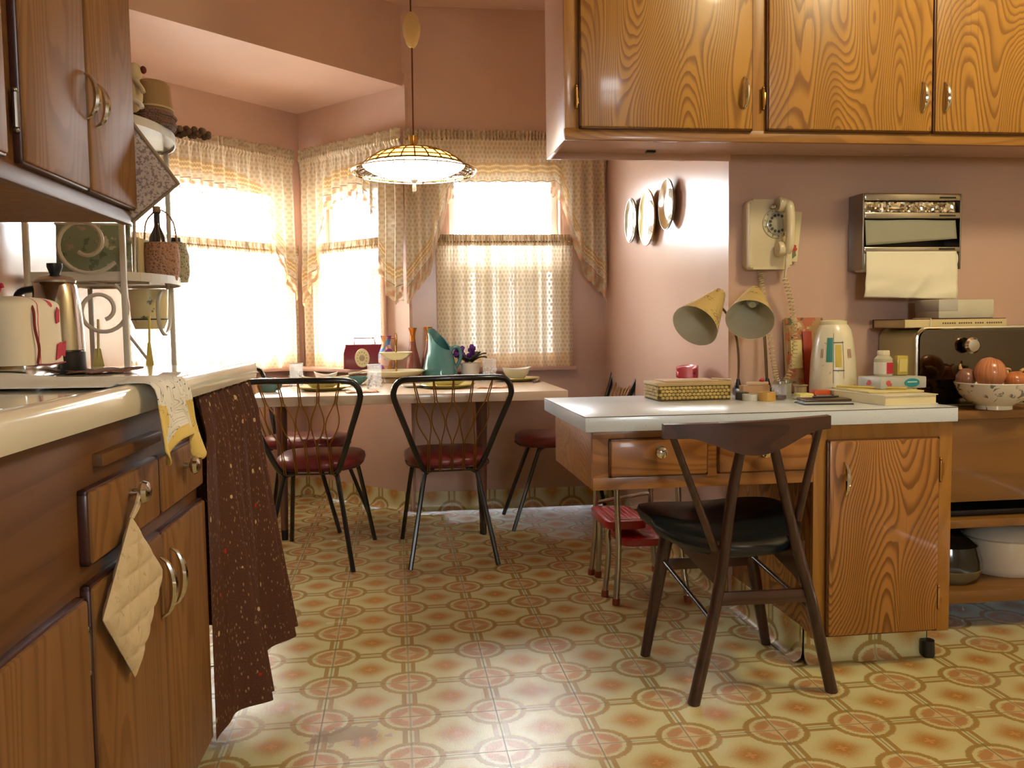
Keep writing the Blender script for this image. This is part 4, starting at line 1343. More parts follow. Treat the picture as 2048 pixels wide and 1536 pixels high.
# ------------------------------------------------------------------ shelf cart at the right
ctx = thing('shelf_cart', 'plain wooden shelf cart holding dishes, right of the desk', 'cart', (2.05, 2.79, 0))
m = MB(); m.box(1.612, 2.60, 2.585, WALL_Y - 0.003, 0.694, 0.720, 0.002); obj('top', m, M['ply'], ctx)
m = MB(); m.box(1.625, 2.59, 2.60, 2.615, 0.425, 0.694, 0.001); obj('front_panel', m, M['ply'], ctx)
for (z0, z1) in ((0.341, 0.368), (0.093, 0.134)):
    m = MB(); m.box(1.630, 2.585, 2.59, WALL_Y - 0.01, z0, z1, 0.002); obj('shelf', m, M['ply'], ctx)
for x in (1.612, 2.585):
    m = MB(); m.box(x, x + 0.018, 2.59, WALL_Y - 0.004, 0.0, 0.694, 0.001); obj('side', m, M['ply'], ctx)
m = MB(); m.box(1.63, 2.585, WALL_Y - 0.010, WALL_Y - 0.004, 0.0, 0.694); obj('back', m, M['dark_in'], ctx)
# dishes inside
t = thing('flower_casserole', 'dark casserole with white flowers on the lower cart shelf', 'casserole', (1.84, 2.72, 0.1345))
m = MB(); m.lathe([(0, 0), (0.085, 0), (0.105, 0.02), (0.115, 0.045), (0.108, 0.05), (0.1, 0.02), (0, 0.01)], 30, (1.84, 2.74, 0.1345)); obj('dish', m, plain('grey_olive_glaze', (120, 112, 84), 0.25, coat=0.3), t)
m = MB(); m.lathe([(0.114, 0), (0.112, 0.03), (0.10, 0.075), (0.06, 0.10), (0, 0.108)], 30, (1.84, 2.74, 0.182)); obj('lid', m, plain('black_glass_lid', (30, 30, 28), 0.12, coat=0.4), t)
m = MB()
for i in range(5):
    cx_, cz_ = 1.822 + 0.011 * i, 0.205 + 0.010 * (i % 2)
    m.ball((cx_, 2.634 + 0.004 * abs(i - 2), cz_), 0.009, 0.005, 0.009, 6)
obj('flower_print', m, plain('white_flower_print', (206, 202, 176), 0.6), t)
t = thing('white_enamel_pot', 'large white enamel pot in the shadow of the lower cart shelf', 'pot', (2.10, 2.80, 0.1345))
m = MB(); m.lathe([(0, 0), (0.11, 0), (0.125, 0.02), (0.13, 0.12), (0.135, 0.125), (0.126, 0.125), (0.12, 0.03), (0, 0.02)], 32, (2.10, 2.80, 0.1345)); obj('pot_body', m, M['whiteenamel'], t)
m = MB(); m.lathe([(0.132, 0), (0.11, 0.025), (0.05, 0.042), (0.015, 0.046), (0.018, 0.06), (0, 0.064)], 32, (2.10, 2.80, 0.26)); obj('lid', m, M['whiteenamel'], t)
m = MB(); m.box(1.66, 2.50, 2.64, 2.95, 0.3685, 0.388, 0.004); single('dark_tray', m, plain('dark_tray', (34, 28, 24), 0.4), 'flat dark baking tray on the upper cart shelf', 'tray')

# bread box with mirror front
bb = thing('bread_box', 'cream metal bread box with a mirror-polished chrome front', 'bread box', (1.95, 2.85, 0.7205))
def bbprof(x0, x1, y0, y1, z0, z1, r):
    """rounded top, swept along x"""
    pts = [(y0, z0)]
    for j in range(7): 
        a = PI - j / 6 * PI / 2
        pts.append((y0 + r + r * math.cos(a), z1 - r + r * math.sin(a)))
    for j in range(7):
        a = PI / 2 - j / 6 * PI / 2
        pts.append((y1 - r + r * math.cos(a), z1 - r + r * math.sin(a)))
    pts.append((y1, z0))
    return pts
BX0, BX1, BY0, BY1, BZ0, BZ1 = 1.735, 2.30, 2.762, 2.990, 0.7205, 0.984
m = MB()
m.prism([(x, z) for (x, z) in [(BX0, BZ0)] + [(BX0 + 0.035 + 0.035 * math.cos(a), BZ1 - 0.035 + 0.035 * math.sin(a)) for a in [PI - j / 6 * PI / 2 for j in range(7)]] + [(BX1 - 0.035 + 0.035 * math.cos(a), BZ1 - 0.035 + 0.035 * math.sin(a)) for a in [PI / 2 - j / 6 * PI / 2 for j in range(7)]] + [(BX1, BZ0)]], -BY1, -BY0, T=Matrix(((1, 0, 0, 0), (0, 0, -1, 0), (0, 1, 0, 0), (0, 0, 0, 1))))
obj('shell', m, plain('pale_green_cream_enamel', (206, 198, 148), 0.3, coat=0.3), bb)
m = MB()
inner = [(BX0 + 0.008, BZ0 + 0.006)] + [(BX0 + 0.036 + 0.028 * math.cos(a), BZ1 - 0.036 + 0.028 * math.sin(a)) for a in [PI - j / 6 * PI / 2 for j in range(7)]] + [(BX1 - 0.036 + 0.028 * math.cos(a), BZ1 - 0.036 + 0.028 * math.sin(a)) for a in [PI / 2 - j / 6 * PI / 2 for j in range(7)]] + [(BX1 - 0.008, BZ0 + 0.006)]
m.prism(inner, -(BY0 + 0.002), -(BY0 - 0.010), T=Matrix(((1, 0, 0, 0), (0, 0, -1, 0), (0, 1, 0, 0), (0, 0, 0, 1))))
obj('front_door', m, M['mirror'], bb)
m = MB()
rim = [(p[0], BY0 - 0.004, p[1]) for p in [(BX0, BZ0 + 0.004)] + [(BX0 + 0.035 + 0.035 * math.cos(a), BZ1 - 0.035 + 0.035 * math.sin(a)) for a in [PI - j / 6 * PI / 2 for j in range(7)]] + [(BX1 - 0.035 + 0.035 * math.cos(a), BZ1 - 0.035 + 0.035 * math.sin(a)) for a in [PI / 2 - j / 6 * PI / 2 for j in range(7)]] + [(BX1, BZ0 + 0.004)]]
m.tube(rim, 0.006, 8); obj('chrome_rim', m, M['chrome'], bb)
m = MB(); m.lathe([(0, 0), (0.008, 0), (0.010, 0.012), (0.026, 0.018), (0.028, 0.026), (0.02, 0.034), (0, 0.036)], 22, T=Matrix.Translation((1.915, BY0 - 0.012, 0.925)) @ Matrix.Rotation(PI / 2, 4, 'X')); obj('door_knob', m, M['chrome'], bb)
m = MB(); m.tube([(1.7345, 2.84, 0.842), (1.7345, 2.852, 0.836)], 0.004, 6); obj('rivet', m, M['blackplastic'], bb)
# on the bread box
def book_flat(name, label, x0, x1, y0, y1, z0, z1, cover, page, rotz=0.0, cat='book'):
    t = thing(name, label, cat, ((x0 + x1) / 2, (y0 + y1) / 2, z0), rotz)
    hx, hy, h = (x1 - x0) / 2, (y1 - y0) / 2, z1 - z0
    def lo(nm, mm, mat_, lbl=None):
        return obj(nm, mm, mat_, t, local=True, label=lbl)
    m = MB(); m.box(-hx, hx, -hy, hy, 0, 0.0025); m.box(-hx, hx, -hy, hy, h - 0.0025, h); m.box(-hx, hx, hy - 0.003, hy, 0, h); lo('cover', m, cover)
    m = MB(); m.box(-hx + 0.004, hx - 0.004, -hy + 0.004, hy - 0.003, 0.0025, h - 0.0025); lo('pages', m, page)
    return t
pages_m = plain('cream_pages', (222, 206, 160), 0.85)
t = book_flat('spine_book', 'long cream book with printed spine lying on the bread box', 1.694, 2.064, 2.765, 2.965, 0.9845, 1.016, plain('maroon_cover', (84, 36, 40), 0.5), pages_m)
m = MB(); m.box(-0.185, 0.185, -0.1035, -0.0965, 0.0028, 0.0290); sp_ = obj('spine_label', m, plain('cream_spine', (214, 198, 148), 0.7), t, local=True)
m = MB(); m.tube([(-0.093, -0.104, 0.0), (-0.094, -0.105, 0.016), (-0.092, -0.104, 0.032), (-0.092, 0.0, 0.033)], 0.0016, 6); obj('string', m, M['paper'], t, local=True)
def text_on(parent, body, size, loc, rot, mat_, align='CENTER', local=True, ext=0.0003):
    cu = bpy.data.curves.new('lettering', 'FONT')
    cu.body = body; cu.size = size; cu.align_x = align; cu.align_y = 'CENTER'; cu.extrude = ext
    o = bpy.data.objects.new('lettering', cu)
    bpy.context.scene.collection.objects.link(o)
    dg = bpy.context.evaluated_depsgraph_get()
    me = bpy.data.meshes.new_from_object(o.evaluated_get(dg))
    bpy.data.objects.remove(o)
    o = bpy.data.objects.new('lettering', me)
    COL.objects.link(o)
    o.parent = parent
    if local:
        o.location = loc; o.rotation_euler = rot
    else:
        mw = WM[parent].inverted() @ (Matrix.Translation(loc) @ Euler3(rot))
        o.matrix_local = mw
    me.materials.clear(); me.materials.append(mat_)
    return o
from mathutils import Euler
def Euler3(r): return Euler(r).to_matrix().to_4x4()
ink = plain('brown_ink', (110, 84, 56), 0.8)
m = MB()
for i in range(26):
    if i not in (6, 13, 18): m.box(-0.05 + i * 0.0085, -0.0445 + i * 0.0085, -0.1040, -0.1034, 0.013, 0.0185)
obj('faded_print', m, ink, t, local=True)['kind'] = 'stuff'
t = thing('white_box', 'white cardboard box lying on the long cream book', 'box', (1.936, 2.86, 1.0162))
m = MB(); m.box(1.834, 2.038, 2.79, 2.93, 1.0165, 1.080, 0.004); obj('carton', m, plain('white_carton', (206, 200, 176), 0.7), t)
m = MB(); m.box(1.833, 1.905, 2.789, 2.931, 1.040, 1.0806, 0.003); obj('flap', m, plain('greyish_paper', (190, 186, 176), 0.7), t)

# onion bowl
BC = (1.918, 2.618, 0.7205)
t = thing('onion_bowl', 'white footed bowl with dark botanical print on the cart', 'bowl', BC)
def bowl_print():
    b = NB('botanical_print_glaze')
    o = b.coord(); x, y, z = b.xyz(o)
    f = b.noise(o, 30, 2, 0.6, 1.2).step(0.56, 0.58) * b.noise(o, 11, 1, w=4.0).step(0.47, 0.52)
    col = b.mix(f * 0.8, C8(226, 220, 200), C8(70, 72, 66))
    return b.done(b.bsdf(col, 0.16, coat=0.4))
m = MB(); m.lathe([(0, 0.008), (0.050, 0.0), (0.055, 0.002), (0.054, 0.014), (0.080, 0.026), (0.108, 0.055), (0.118, 0.085), (0.114, 0.087), (0.102, 0.055), (0.07, 0.028), (0, 0.020)], 40, BC); obj('bowl_body', m, bowl_print(), t)
m = MB(); m.lathe([(0.1145, 0.085), (0.119, 0.086), (0.1185, 0.089), (0.1145, 0.089)], 40, BC); obj('rim', m, M['white'], t)
def onion(label, c, r, tint, tilt, name='onion', z=0.82):
    t = thing(name, label, 'onion', c)
    T = Matrix.Translation(c) @ Matrix.Rotation(tilt, 4, 'Y')
    prof = [(0, -0.92 * r), (0.30 * r, -0.86 * r), (0.74 * r, -0.60 * r), (0.98 * r, -0.12 * r), (0.97 * r, 0.18 * r), (0.72 * r, 0.62 * r), (0.36 * r, 0.86 * r), (0.12 * r, 1.0 * r), (0.07 * r, 1.15 * r), (0, 1.18 * r)]
    b = NB('onion_skin_%d' % tint[1])
    o = b.coord(); x, y, z_ = b.xyz(o)
    ang_ = b.math('ARCTAN2', y, x)
    st = b.noise(b.vec(ang_ * 9.0, z_ * 4.0, 0.0), 2.0, 3)
    col = b.mix(st.step(0.35, 0.7), C8(*tint), C8(int(tint[0] * 0.75), int(tint[1] * 0.62), int(tint[2] * 0.55)))
    mt = b.done(b.bsdf(col, 0.28, coat=0.2))
    m = MB(); m.lathe(prof, 26, T=T); obj('bulb', m, mt, t)
    m = MB(); m.tube([T @ Vector((0, 0, r * 1.05)), T @ Vector((0.004, 0, r * 1.32)), T @ Vector((0.010, 0.002, r * 1.42))], [0.006, 0.004, 0.002], 6); obj('stem', m, plain('dry_onion_tip', (196, 160, 104), 0.8), t)
    return t
onion('large copper-skinned onion heaped highest in the bowl', (1.884, 2.592, 0.840), 0.052, (208, 140, 98), 1.35)
onion('small orange onion in the right side of the bowl', (1.958, 2.572, 0.812), 0.036, (204, 128, 76), 0.5)
onion('dull brown onion at the back left of the bowl', (1.842, 2.650, 0.822), 0.034, (150, 104, 86), -0.6)
def garlic(label, c, r):
    t = thing('garlic_bulb', label, 'garlic', c)
    m = MB()
    for i in range(7):
        a = i * 2 * PI / 7
        m.ball((c[0] + 0.5 * r * math.cos(a), c[1] + 0.5 * r * math.sin(a), c[2]), 0.52 * r, 0.52 * r, 0.85 * r, 8)
    obj('cloves', m, plain('garlic_skin', (216, 202, 160), 0.6), t)
    m = MB(); m.tube([(c[0], c[1], c[2] + 0.6 * r), (c[0] + 0.004, c[1], c[2] + 1.4 * r)], [0.005, 0.003], 6); obj('stem', m, plain('garlic_skin', (216, 202, 160), 0.6), t)
garlic('pale garlic bulb behind the big copper onion', (1.962, 2.648, 0.834), 0.024)
garlic('pale garlic bulb at the right rim of the onion bowl', (2.008, 2.615, 0.818), 0.022)

# ------------------------------------------------------------------ on the walls
# rotary telephone
PH = thing('wall_telephone', 'cream rotary wall telephone with handset hung on the side', 'telephone', (1.297, 2.96, 1.195))
m = MB(); m.prism(round_rect(0.156, 0.240, 0.016), 0, 0.062, T=frame(Vector((1.297, WALL_Y - 0.002, 1.315)), Vector((1, 0, 0)), Vector((0, 0, 1))) @ Matrix.Identity(4), bev=0.010)
obj('body', m, M['cream'], PH)
def disc_y(c, prof, n=32): # revolve about -y at c
    return Matrix.Translation(c) @ Matrix.Rotation(PI / 2, 4, 'X')
YF = WALL_Y - 0.064
m = MB(); m.lathe([(0, 0), (0.050, 0), (0.052, 0.003), (0.050, 0.006), (0.044, 0.007), (0, 0.007)], 40, T=disc_y((1.318, YF + 0.002, 1.352), 0)); obj('dial_ring', m, plain('cream_dial', (206, 196, 160), 0.35), PH)
dl = None
m = MB(); m.lathe([(0, 0.007), (0.038, 0.007), (0.039, 0.011), (0.032, 0.013), (0.016, 0.014), (0, 0.014)], 40, T=disc_y((1.318, YF + 0.002, 1.352), 0)); dl = obj('finger_wheel', m, plain('grey_clear_wheel', (170, 164, 142), 0.15, coat=0.4), PH)
for i in range(10):
    a = math.radians(60 + i * 27)
    m = MB(); m.lathe([(0, 0.0132), (0.0052, 0.0132), (0.0052, 0.0142), (0, 0.0142)], 12, T=disc_y((1.318 + 0.028 * math.cos(a), YF + 0.002, 1.352 + 0.028 * math.sin(a)), 0)); obj('finger_hole', m, plain('dark_finger_hole', (60, 56, 48), 0.5), dl)
for i, ch in enumerate('1234567890'):
    a = math.radians(60 + i * 27)
    text_on(PH, ch, 0.009, (1.318 + 0.045 * math.cos(a), YF - 0.0055, 1.352 + 0.045 * math.sin(a)), (PI / 2, 0, 0), plain('black_ink', (40, 36, 30), 0.7), local=False)
# handset
hs = MB()
hx, hy = 1.338, YF - 0.040
path = smooth_path([(hx, hy + 0.006, 1.418), (hx + 0.004, hy - 0.010, 1.40), (hx + 0.006, hy - 0.014, 1.335), (hx + 0.004, hy - 0.010, 1.275), (hx, hy + 0.004, 1.252)], 6)
hs.tube(path, [0.016 + 0.001 * math.cos(i) * 0 for i in range(len(path))], 12)
obj('handset', hs, M['cream'], PH)
for z in (1.415, 1.262):
    m = MB(); m.lathe([(0, 0), (0.024, 0), (0.027, 0.008), (0.024, 0.024), (0.014, 0.036), (0, 0.038)], 24, T=Matrix.Translation((hx - 0.030, hy + 0.012, z)) @ Matrix.Rotation(PI / 2, 4, 'Y')); obj('ear_cap' if z > 1.3 else 'mouth_cap', m, M['cream'], PH)
m = MB(); m.ball((1.296, YF - 0.028, 1.408), 0.009, 0.012, 0.009, 8); m.tube([(1.296, YF, 1.408), (1.296, YF - 0.03, 1.408)], 0.005, 8); obj('hook', m, M['chrome'], PH)
m = MB(); m.tube([(hx, hy + 0.006, 1.243), (hx + 0.002, hy + 0.012, 1.20), (hx + 0.004, hy + 0.025, 1.165)], 0.0045, 8); obj('cord_sleeve', m, M['cream'], PH)
# coiled cord: hangs to the desk and back up
def coil(path, turns, r, k=9):
    P = smooth_path(path, 24)
    n = turns * k
    out = []
    for i in range(n + 1):
        t_ = i / n * (len(P) - 1.001)
        j = int(t_); f = t_ - j
        p = P[j].lerp(P[min(j + 1, len(P) - 1)], f)
        tg = (P[min(j + 1, len(P) - 1)] - P[j]).normalized()
        a_ = tg.cross(Vector((0, 1, 0.01))).normalized(); b_ = tg.cross(a_)
        a = 2 * PI * i / k
        out.append(p + a_ * r * math.cos(a) + b_ * r * math.sin(a))
    return out
m = MB(); m.tube(coil([(hx + 0.004, hy + 0.025, 1.165), (1.372, 2.930, 1.08), (1.380, 2.925, 0.99), (1.372, 2.905, 0.90), (1.335, 2.880, 0.82), (1.30, 2.87, 0.785)], 34, 0.0085), 0.0021, 5); obj('coiled_cord', m, M['cordcream'], PH)
m = MB(); m.tube(coil([(1.30, 2.87, 0.785), (1.292, 2.875, 0.83), (1.290, 2.90, 0.90), (1.292, 2.94, 1.02), (1.285, 2.975, 1.13), (1.280, 2.98, 1.19)], 34, 0.0075), 0.0021, 5); obj('coiled_cord', m, M['cordcream'], PH)
# papers tucked behind the phone
t = thing('recipe_card', 'white note card with a red rose tucked behind the telephone', 'card', (1.40, 2.985, 1.228))
m = MB(); m.box(-0.045, 0.045, -0.001, 0.001, 0, 0.175, T=rmat('Y', 0.10, (1.372, WALL_Y - 0.014, 1.228))); obj('card', m, plain('cream_card', (222, 208, 160), 0.7), t)
m = MB()
for i in range(9):
    a = i * 0.9
    m.ball((1.400 + 0.0016 * i * math.cos(a), WALL_Y - 0.0165, 1.268 + 0.0016 * i * math.sin(a)), 0.005, 0.0008, 0.006, 5)
obj('rose_print', m, plain('red_rose_ink', (196, 60, 44), 0.7), t)
m = MB(); m.prism([(0, 0), (0.03, 0.012), (0.034, -0.004), (0.012, -0.022)], 0, 0.0008, T=frame(Vector((1.378, WALL_Y - 0.0168, 1.250)), Vector((1, 0, 0)), Vector((0, 0, 1)))); obj('leaf_print', m, plain('green_leaf_ink', (110, 120, 80), 0.7), t)
m = MB(); m.prism([(-0.03, 0), (0.02, 0), (0.03, 0.10), (0.012, 0.19), (-0.03, 0.215)], -0.0008, 0.0008, T=rmat('Z', 0, (1.372, WALL_Y - 0.010, 1.235)) @ Matrix.Rotation(PI / 2, 4, 'X'))
single('note_slip', m, plain('grey_note_paper', (170, 156, 132), 0.75), 'grey torn note slip sticking out above the telephone', 'note')

# paper towel, wax paper and foil dispenser
PX0, PX1, PZ0, PZ1, PY = 1.615, 1.985, 1.190, 1.453, WALL_Y - 0.100
pd = thing('paper_dispenser', 'chrome wall dispenser for foil, wax paper and paper towel', 'dispenser', (1.80, 2.95, PZ0))
for x in (PX0, PX1 - 0.006):
    m = MB(); m.box(x, x + 0.006, PY, WALL_Y - 0.003, PZ0, PZ1, 0.002); obj('end_plate', m, M['steel'], pd)
m = MB(); m.box(PX0 + 0.006, PX1 - 0.006, WALL_Y - 0.012, WALL_Y - 0.003, PZ0 + 0.03, PZ1, 0.001); obj('back_plate', m, plain('dark_steel', (70, 64, 58), 0.4, 0.8), pd)
for (z0, z1) in ((1.428, 1.453), (1.366, 1.388), (1.250, 1.268)):
    m = MB(); m.box(PX0 + 0.006, PX1 - 0.006, PY - 0.002, PY + 0.022, z0, z1, 0.004); o_ = obj('chrome_bar', m, M['chrome_dull'], pd)
    m = MB(); m.box(PX1 - 0.085, PX1 - 0.025, PY - 0.0030, PY - 0.0015, z0 + 0.007, z0 + 0.013); obj('name_plate', m, plain('engraved_grey', (60, 58, 54), 0.4, 0.6), o_)
m = MB()
def foil(a, b):
    return Vector((lerp(PX0 + 0.012, PX1 - 0.016, a), PY + 0.012 + 0.006 * mnoise.noise((a * 22, b * 3, 1.0)), lerp(1.424, 1.390, b) + 0.004 * mnoise.noise((a * 30, b * 2, 5.0))))
m.grid(foil, 60, 6); face_to(obj('foil_sheet', m, M['chrome'], pd, ang=10), (0, -1, 0))
def wax(a, b):
    zb = lerp(1.273, 1.296, a)
    return Vector((lerp(PX0 + 0.012, PX1 - 0.018, a), PY + 0.008 - 0.010 * b + 0.002 * math.sin(a * 9), lerp(1.362, zb, b)))
m = MB(); m.grid(wax, 40, 8); o_ = obj('wax_paper', m, plain('grey_wax_paper', (150, 148, 128), 0.5), pd); o_.modifiers.new('t', 'SOLIDIFY').thickness = 0.0008
m = MB(); m.tube([(PX0 + 0.008, PY + 0.045, 1.225), (PX1 - 0.008, PY + 0.045, 1.225)], 0.042, 24); obj('towel_roll', m, M['paper'], pd)
def ptw(a, b):
    x = lerp(PX0 + 0.012, PX1 - 0.020, a) + (-0.006 * b if a < 0.5 else 0.004 * b)
    z = 1.252 - b * (0.158 + 0.010 * a)
    y = PY - 0.004 - 0.012 * math.sin(b * PI * 0.6) + 0.010 * b + 0.008 * mnoise.noise((a * 3.1 + b * 2, b * 3.3, 2.0)) * b
    cr = math.exp(-((a - 0.62 - 0.25 * (0.6 - b) * 1.6) / 0.05) ** 2) * 0.008 * b
    return Vector((x, y - cr, z))
m = MB(); m.grid(ptw, 40, 30); o_ = obj('paper_sheet', m, M['paper'], pd, ang=70); o_.modifiers.new('t', 'SOLIDIFY').thickness = 0.0008

# three decorated plates on the pink wall
def wall_plate(label, y, z, r, rim, mid, tilt=0.0):
    t = thing('wall_plate', label, 'plate', (WALL_X - 0.01, y, z), group='decorated plates on the pink wall')
    T = Matrix.Translation((WALL_X - 0.003, y, z)) @ Matrix.Rotation(-PI / 2, 4, 'Y')
    m = MB(); m.lathe([(0, 0.004), (r * 0.55, 0.0), (r * 0.62, 0.004), (r * 0.985, 0.022), (r, 0.026), (r * 0.96, 0.028), (r * 0.66, 0.012), (0, 0.010)], 40, T=T); obj('plate_body', m, rim, t)
    m = MB(); m.lathe([(0, 0.0105), (r * 0.62, 0.0125), (r * 0.60, 0.0135), (0, 0.0120)], 40, T=T); obj('picture', m, mid, t)
    m = MB(); m.lathe([(r * 0.985, 0.0235), (r * 1.003, 0.0255), (r * 0.985, 0.0285), (r * 0.965, 0.028)], 40, T=T); obj('edge_line', m, plain('dark_green_rim', (40, 52, 40), 0.3) if rim is not M['yellowplate'] else M['copper'], t)
pic = pattern_mat('painted_scene', (190, 184, 160), [(40, 0.5, 0.6, (110, 116, 100), 0.7, 2.0), (60, 0.58, 0.64, (220, 214, 200), 0.7, 6.0)], 0.12, coat=0.5)
wall_plate('dark-edged oval-looking plate nearest the curtain on the pink wall', 4.19, 1.512, 0.107, plain('olive_plate_glaze', (150, 132, 84), 0.15, coat=0.5), pic)
wall_plate('amber-rimmed plate in the middle of the three on the pink wall', 3.915, 1.492, 0.126, M['yellowplate'], pic)
wall_plate('dark-edged plate nearest the camera of the three on the pink wall', 3.625, 1.512, 0.107, plain('tan_plate_glaze', (176, 140, 86), 0.15, coat=0.5), pic)

# ------------------------------------------------------------------ dining table and chairs
TZ = 0.735
tb = thing('dining_table', 'flecked beige dining table laid for a meal in the window bay', 'table', (0.06, 4.25, 0))
m = MB(); m.box(-0.60, 0.728, 3.69, 4.80, TZ - 0.040, TZ, 0.003); obj('table_top', m, M['table_top'], tb)
for (x, y) in ((-0.545, 4.30), (0.409, 4.25)):
    m = MB(); m.tube([(x, y, 0.045), (x, y, TZ - 0.04)], [0.017, 0.030], 14); lg = obj('leg', m, oak('table_leg_wood_%d' % (x > 0), (122, 76, 54), (92, 54, 38), 'z', rings=4, contrast=0.4), tb)
    m = MB(); m.tube([(x, y, 0.0), (x, y, 0.05)], [0.016, 0.0175], 14); obj('leg_tip', m, M['blackplastic'], lg)
m = MB(); m.box(-0.52, 0.60, 4.22, 4.32, TZ - 0.075, TZ - 0.040, 0.002); obj('apron', m, M['walnut_x'], tb)

def metal_chair(label):
    """local: seat faces +y, origin on the floor"""
    t = thing('metal_chair', label, 'chair', (0, 0, 0), group='black metal dining chairs with wire backs')
    def lo(nm, m, mat_, ang=38): return obj(nm, m, mat_, t, local=True, ang=ang)
    # seat cushion: rounded D, wider at the front
    def seat(a, b):
        th = a * 2 * PI
        k = 3.2
        cx, sy = math.cos(th), math.sin(th)
        rr = (abs(cx) ** k + abs(sy) ** k) ** (-1 / k)
        prof = [(0.0, 0.405), (0.90, 0.405), (0.97, 0.412), (1.0, 0.430), (0.985, 0.448), (0.90, 0.460), (0.5, 0.466), (0.0, 0.468)]
        r, z = prof[round(b * (len(prof) - 1))]
        w = 0.185 + 0.018 * sy * rr
        return Vector((w * cx * rr * r, 0.025 + 0.215 * sy * rr * r, z))
    m = MB(); m.grid(seat, 40, 7, closed=True); bmesh.ops.remove_doubles(m.bm, verts=m.bm.verts, dist=0.0005); lo('seat', m, M['maroon'], 60)
    m = MB(); m.tube([(0.183 * math.cos(i * PI / 18) * (abs(math.cos(i * PI / 18)) ** 3.2 + abs(math.sin(i * PI / 18)) ** 3.2) ** (-1 / 3.2), 0.025 + 0.213 * math.sin(i * PI / 18) * (abs(math.cos(i * PI / 18)) ** 3.2 + abs(math.sin(i * PI / 18)) ** 3.2) ** (-1 / 3.2), 0.412) for i in range(36)], 0.004, 6, closed=True); lo('piping', m, plain('dark_maroon_piping', (70, 24, 28), 0.4))
    # legs
    for sx in (-1, 1):
        m = MB(); m.tube(smooth_path([(0.075 * sx, -0.13, 0.398), (0.105 * sx, -0.165, 0.390), (0.118 * sx, -0.185, 0.360), (0.186 * sx, -0.275, 0.0)], 6), 0.0105, 8); a_ = lo('leg', m, M['black_metal'])
        m = MB(); m.tube([(0.1815 * sx, -0.269, 0.025), (0.187 * sx, -0.2762, 0.0)], 0.0125, 8); f = obj('ferrule', m, M['wire'], a_)
        f.location = f.location - a_.location
        m = MB(); m.tube(smooth_path([(0.07 * sx, 0.10, 0.398), (0.130 * sx, 0.135, 0.394), (0.150 * sx, 0.155, 0.365), (0.198 * sx, 0.285, 0.0)], 6), 0.0105, 8); a_ = lo('leg', m, M['black_metal'])
        m = MB(); m.tube([(0.1948 * sx, 0.276, 0.025), (0.199 * sx, 0.286, 0.0)], 0.0125, 8); f = obj('ferrule', m, M['wire'], a_)
        f.location = f.location - a_.location
    # back frame: flared hoop
    pts = []
    for sx in (-1, 1):
        side = [(0.085 * sx, -0.150, 0.400), (0.115 * sx, -0.195, 0.408), (0.140 * sx, -0.225, 0.455), (0.190 * sx, -0.275, 0.590), (0.236 * sx, -0.325, 0.715), (0.240 * sx, -0.338, 0.755), (0.222 * sx, -0.350, 0.790), (0.185 * sx, -0.360, 0.803)]
        pts.append(side)
    top = [(0.10, -0.374, 0.805), (0.0, -0.378, 0.806), (-0.10, -0.374, 0.805)]
    m = MB(); m.tube(smooth_path(pts[0] + top[::-1] + pts[1][::-1], 5), 0.0125, 10); lo('back_frame', m, M['black_metal'], 60)
    # five pairs of brass wire forming lens shapes
    for i in range(5):
        u = (i - 2) / 2.0
        xt, xb = 0.162 * u, 0.098 * u
        for sgn in (-1, 1):
            path = []
            for j in range(19):
                q = j / 18
                z = lerp(0.800, 0.405, q)
                y = lerp(-0.368 + 0.010 * u * u, -0.218, q ** 1.05)
                x = lerp(xt, xb, min(1, q * 1.5) if q < 0.66 else 1.0)
                lens = 0.030 * math.sin(PI * min(max((q - 0.22) / 0.45, 0), 1)) ** 1.3
                gap = 0.0038
                path.append((x + sgn * (lens * 0.78 + gap * min(1, q * 8 + .3)), y, z))
            m = MB(); m.tube(path, 0.0027, 5); lo('back_wire', m, M['wire'], 80)
    m = MB(); m.tube([(-0.115, -0.205, 0.402), (0.115, -0.205, 0.402)], 0.004, 6); lo('cross_bar', m, M['black_metal'])
    return t
ch = metal_chair('black metal chair with wire back, right of the pair at the near table side')
def place(o, x, y, rz):
    o.location = (x, y, 0); o.rotation_euler = (0, 0, rz); WM[o] = Matrix.Translation((x, y, 0)) @ Matrix.Rotation(rz, 4, 'Z')
place(ch, 0.221, 3.935, 0.03)
c2 = copy_tree(ch, label='black metal chair with wire back beside the brown calico curtain'); place(c2, -0.345, 3.96, -0.115)
c3 = copy_tree(ch, label='black metal chair in the bay corner, seen through another chair back'); place(c3, -0.49, 4.68, -1.92)
c4 = copy_tree(ch, label='black metal chair at the right end of the table, by the pink wall'); place(c4, 0.845, 4.465, PI / 2)

# ------------------------------------------------------------------ dark wooden chair at the desk
wc = thing('teak_chair', 'dark teak chair with curved back rail and black vinyl seat', 'chair', (0.95, 2.38, 0))
def taper(nm, pts, rs, mat='walnut', n=12):
    m = MB(); m.tube(smooth_path(pts, 5) if len(pts) > 2 else pts, [lerp(rs[0], rs[1], i / ((len(pts) - 1) * 5 if len(pts) > 2 else 1)) for i in range((len(pts) - 1) * 5 + 1 if len(pts) > 2 else 2)], n); return obj(nm, m, M[mat], wc)
taper('rear_leg', [(0.766, 2.205, 0.0), (0.83, 2.19, 0.315), (0.853, 2.165, 0.555), (0.870, 2.135, 0.705)], (0.017, 0.013))
taper('rear_leg', [(1.164, 2.223, 0.0), (1.090, 2.20, 0.271), (1.036, 2.185, 0.444), (0.957, 2.145, 0.705)], (0.017, 0.013))
taper('front_leg', [(0.737, 2.565, 0.0), (0.800, 2.53, 0.405)], (0.015, 0.022))
taper('front_leg', [(1.138, 2.595, 0.0), (1.050, 2.55, 0.405)], (0.015, 0.022))
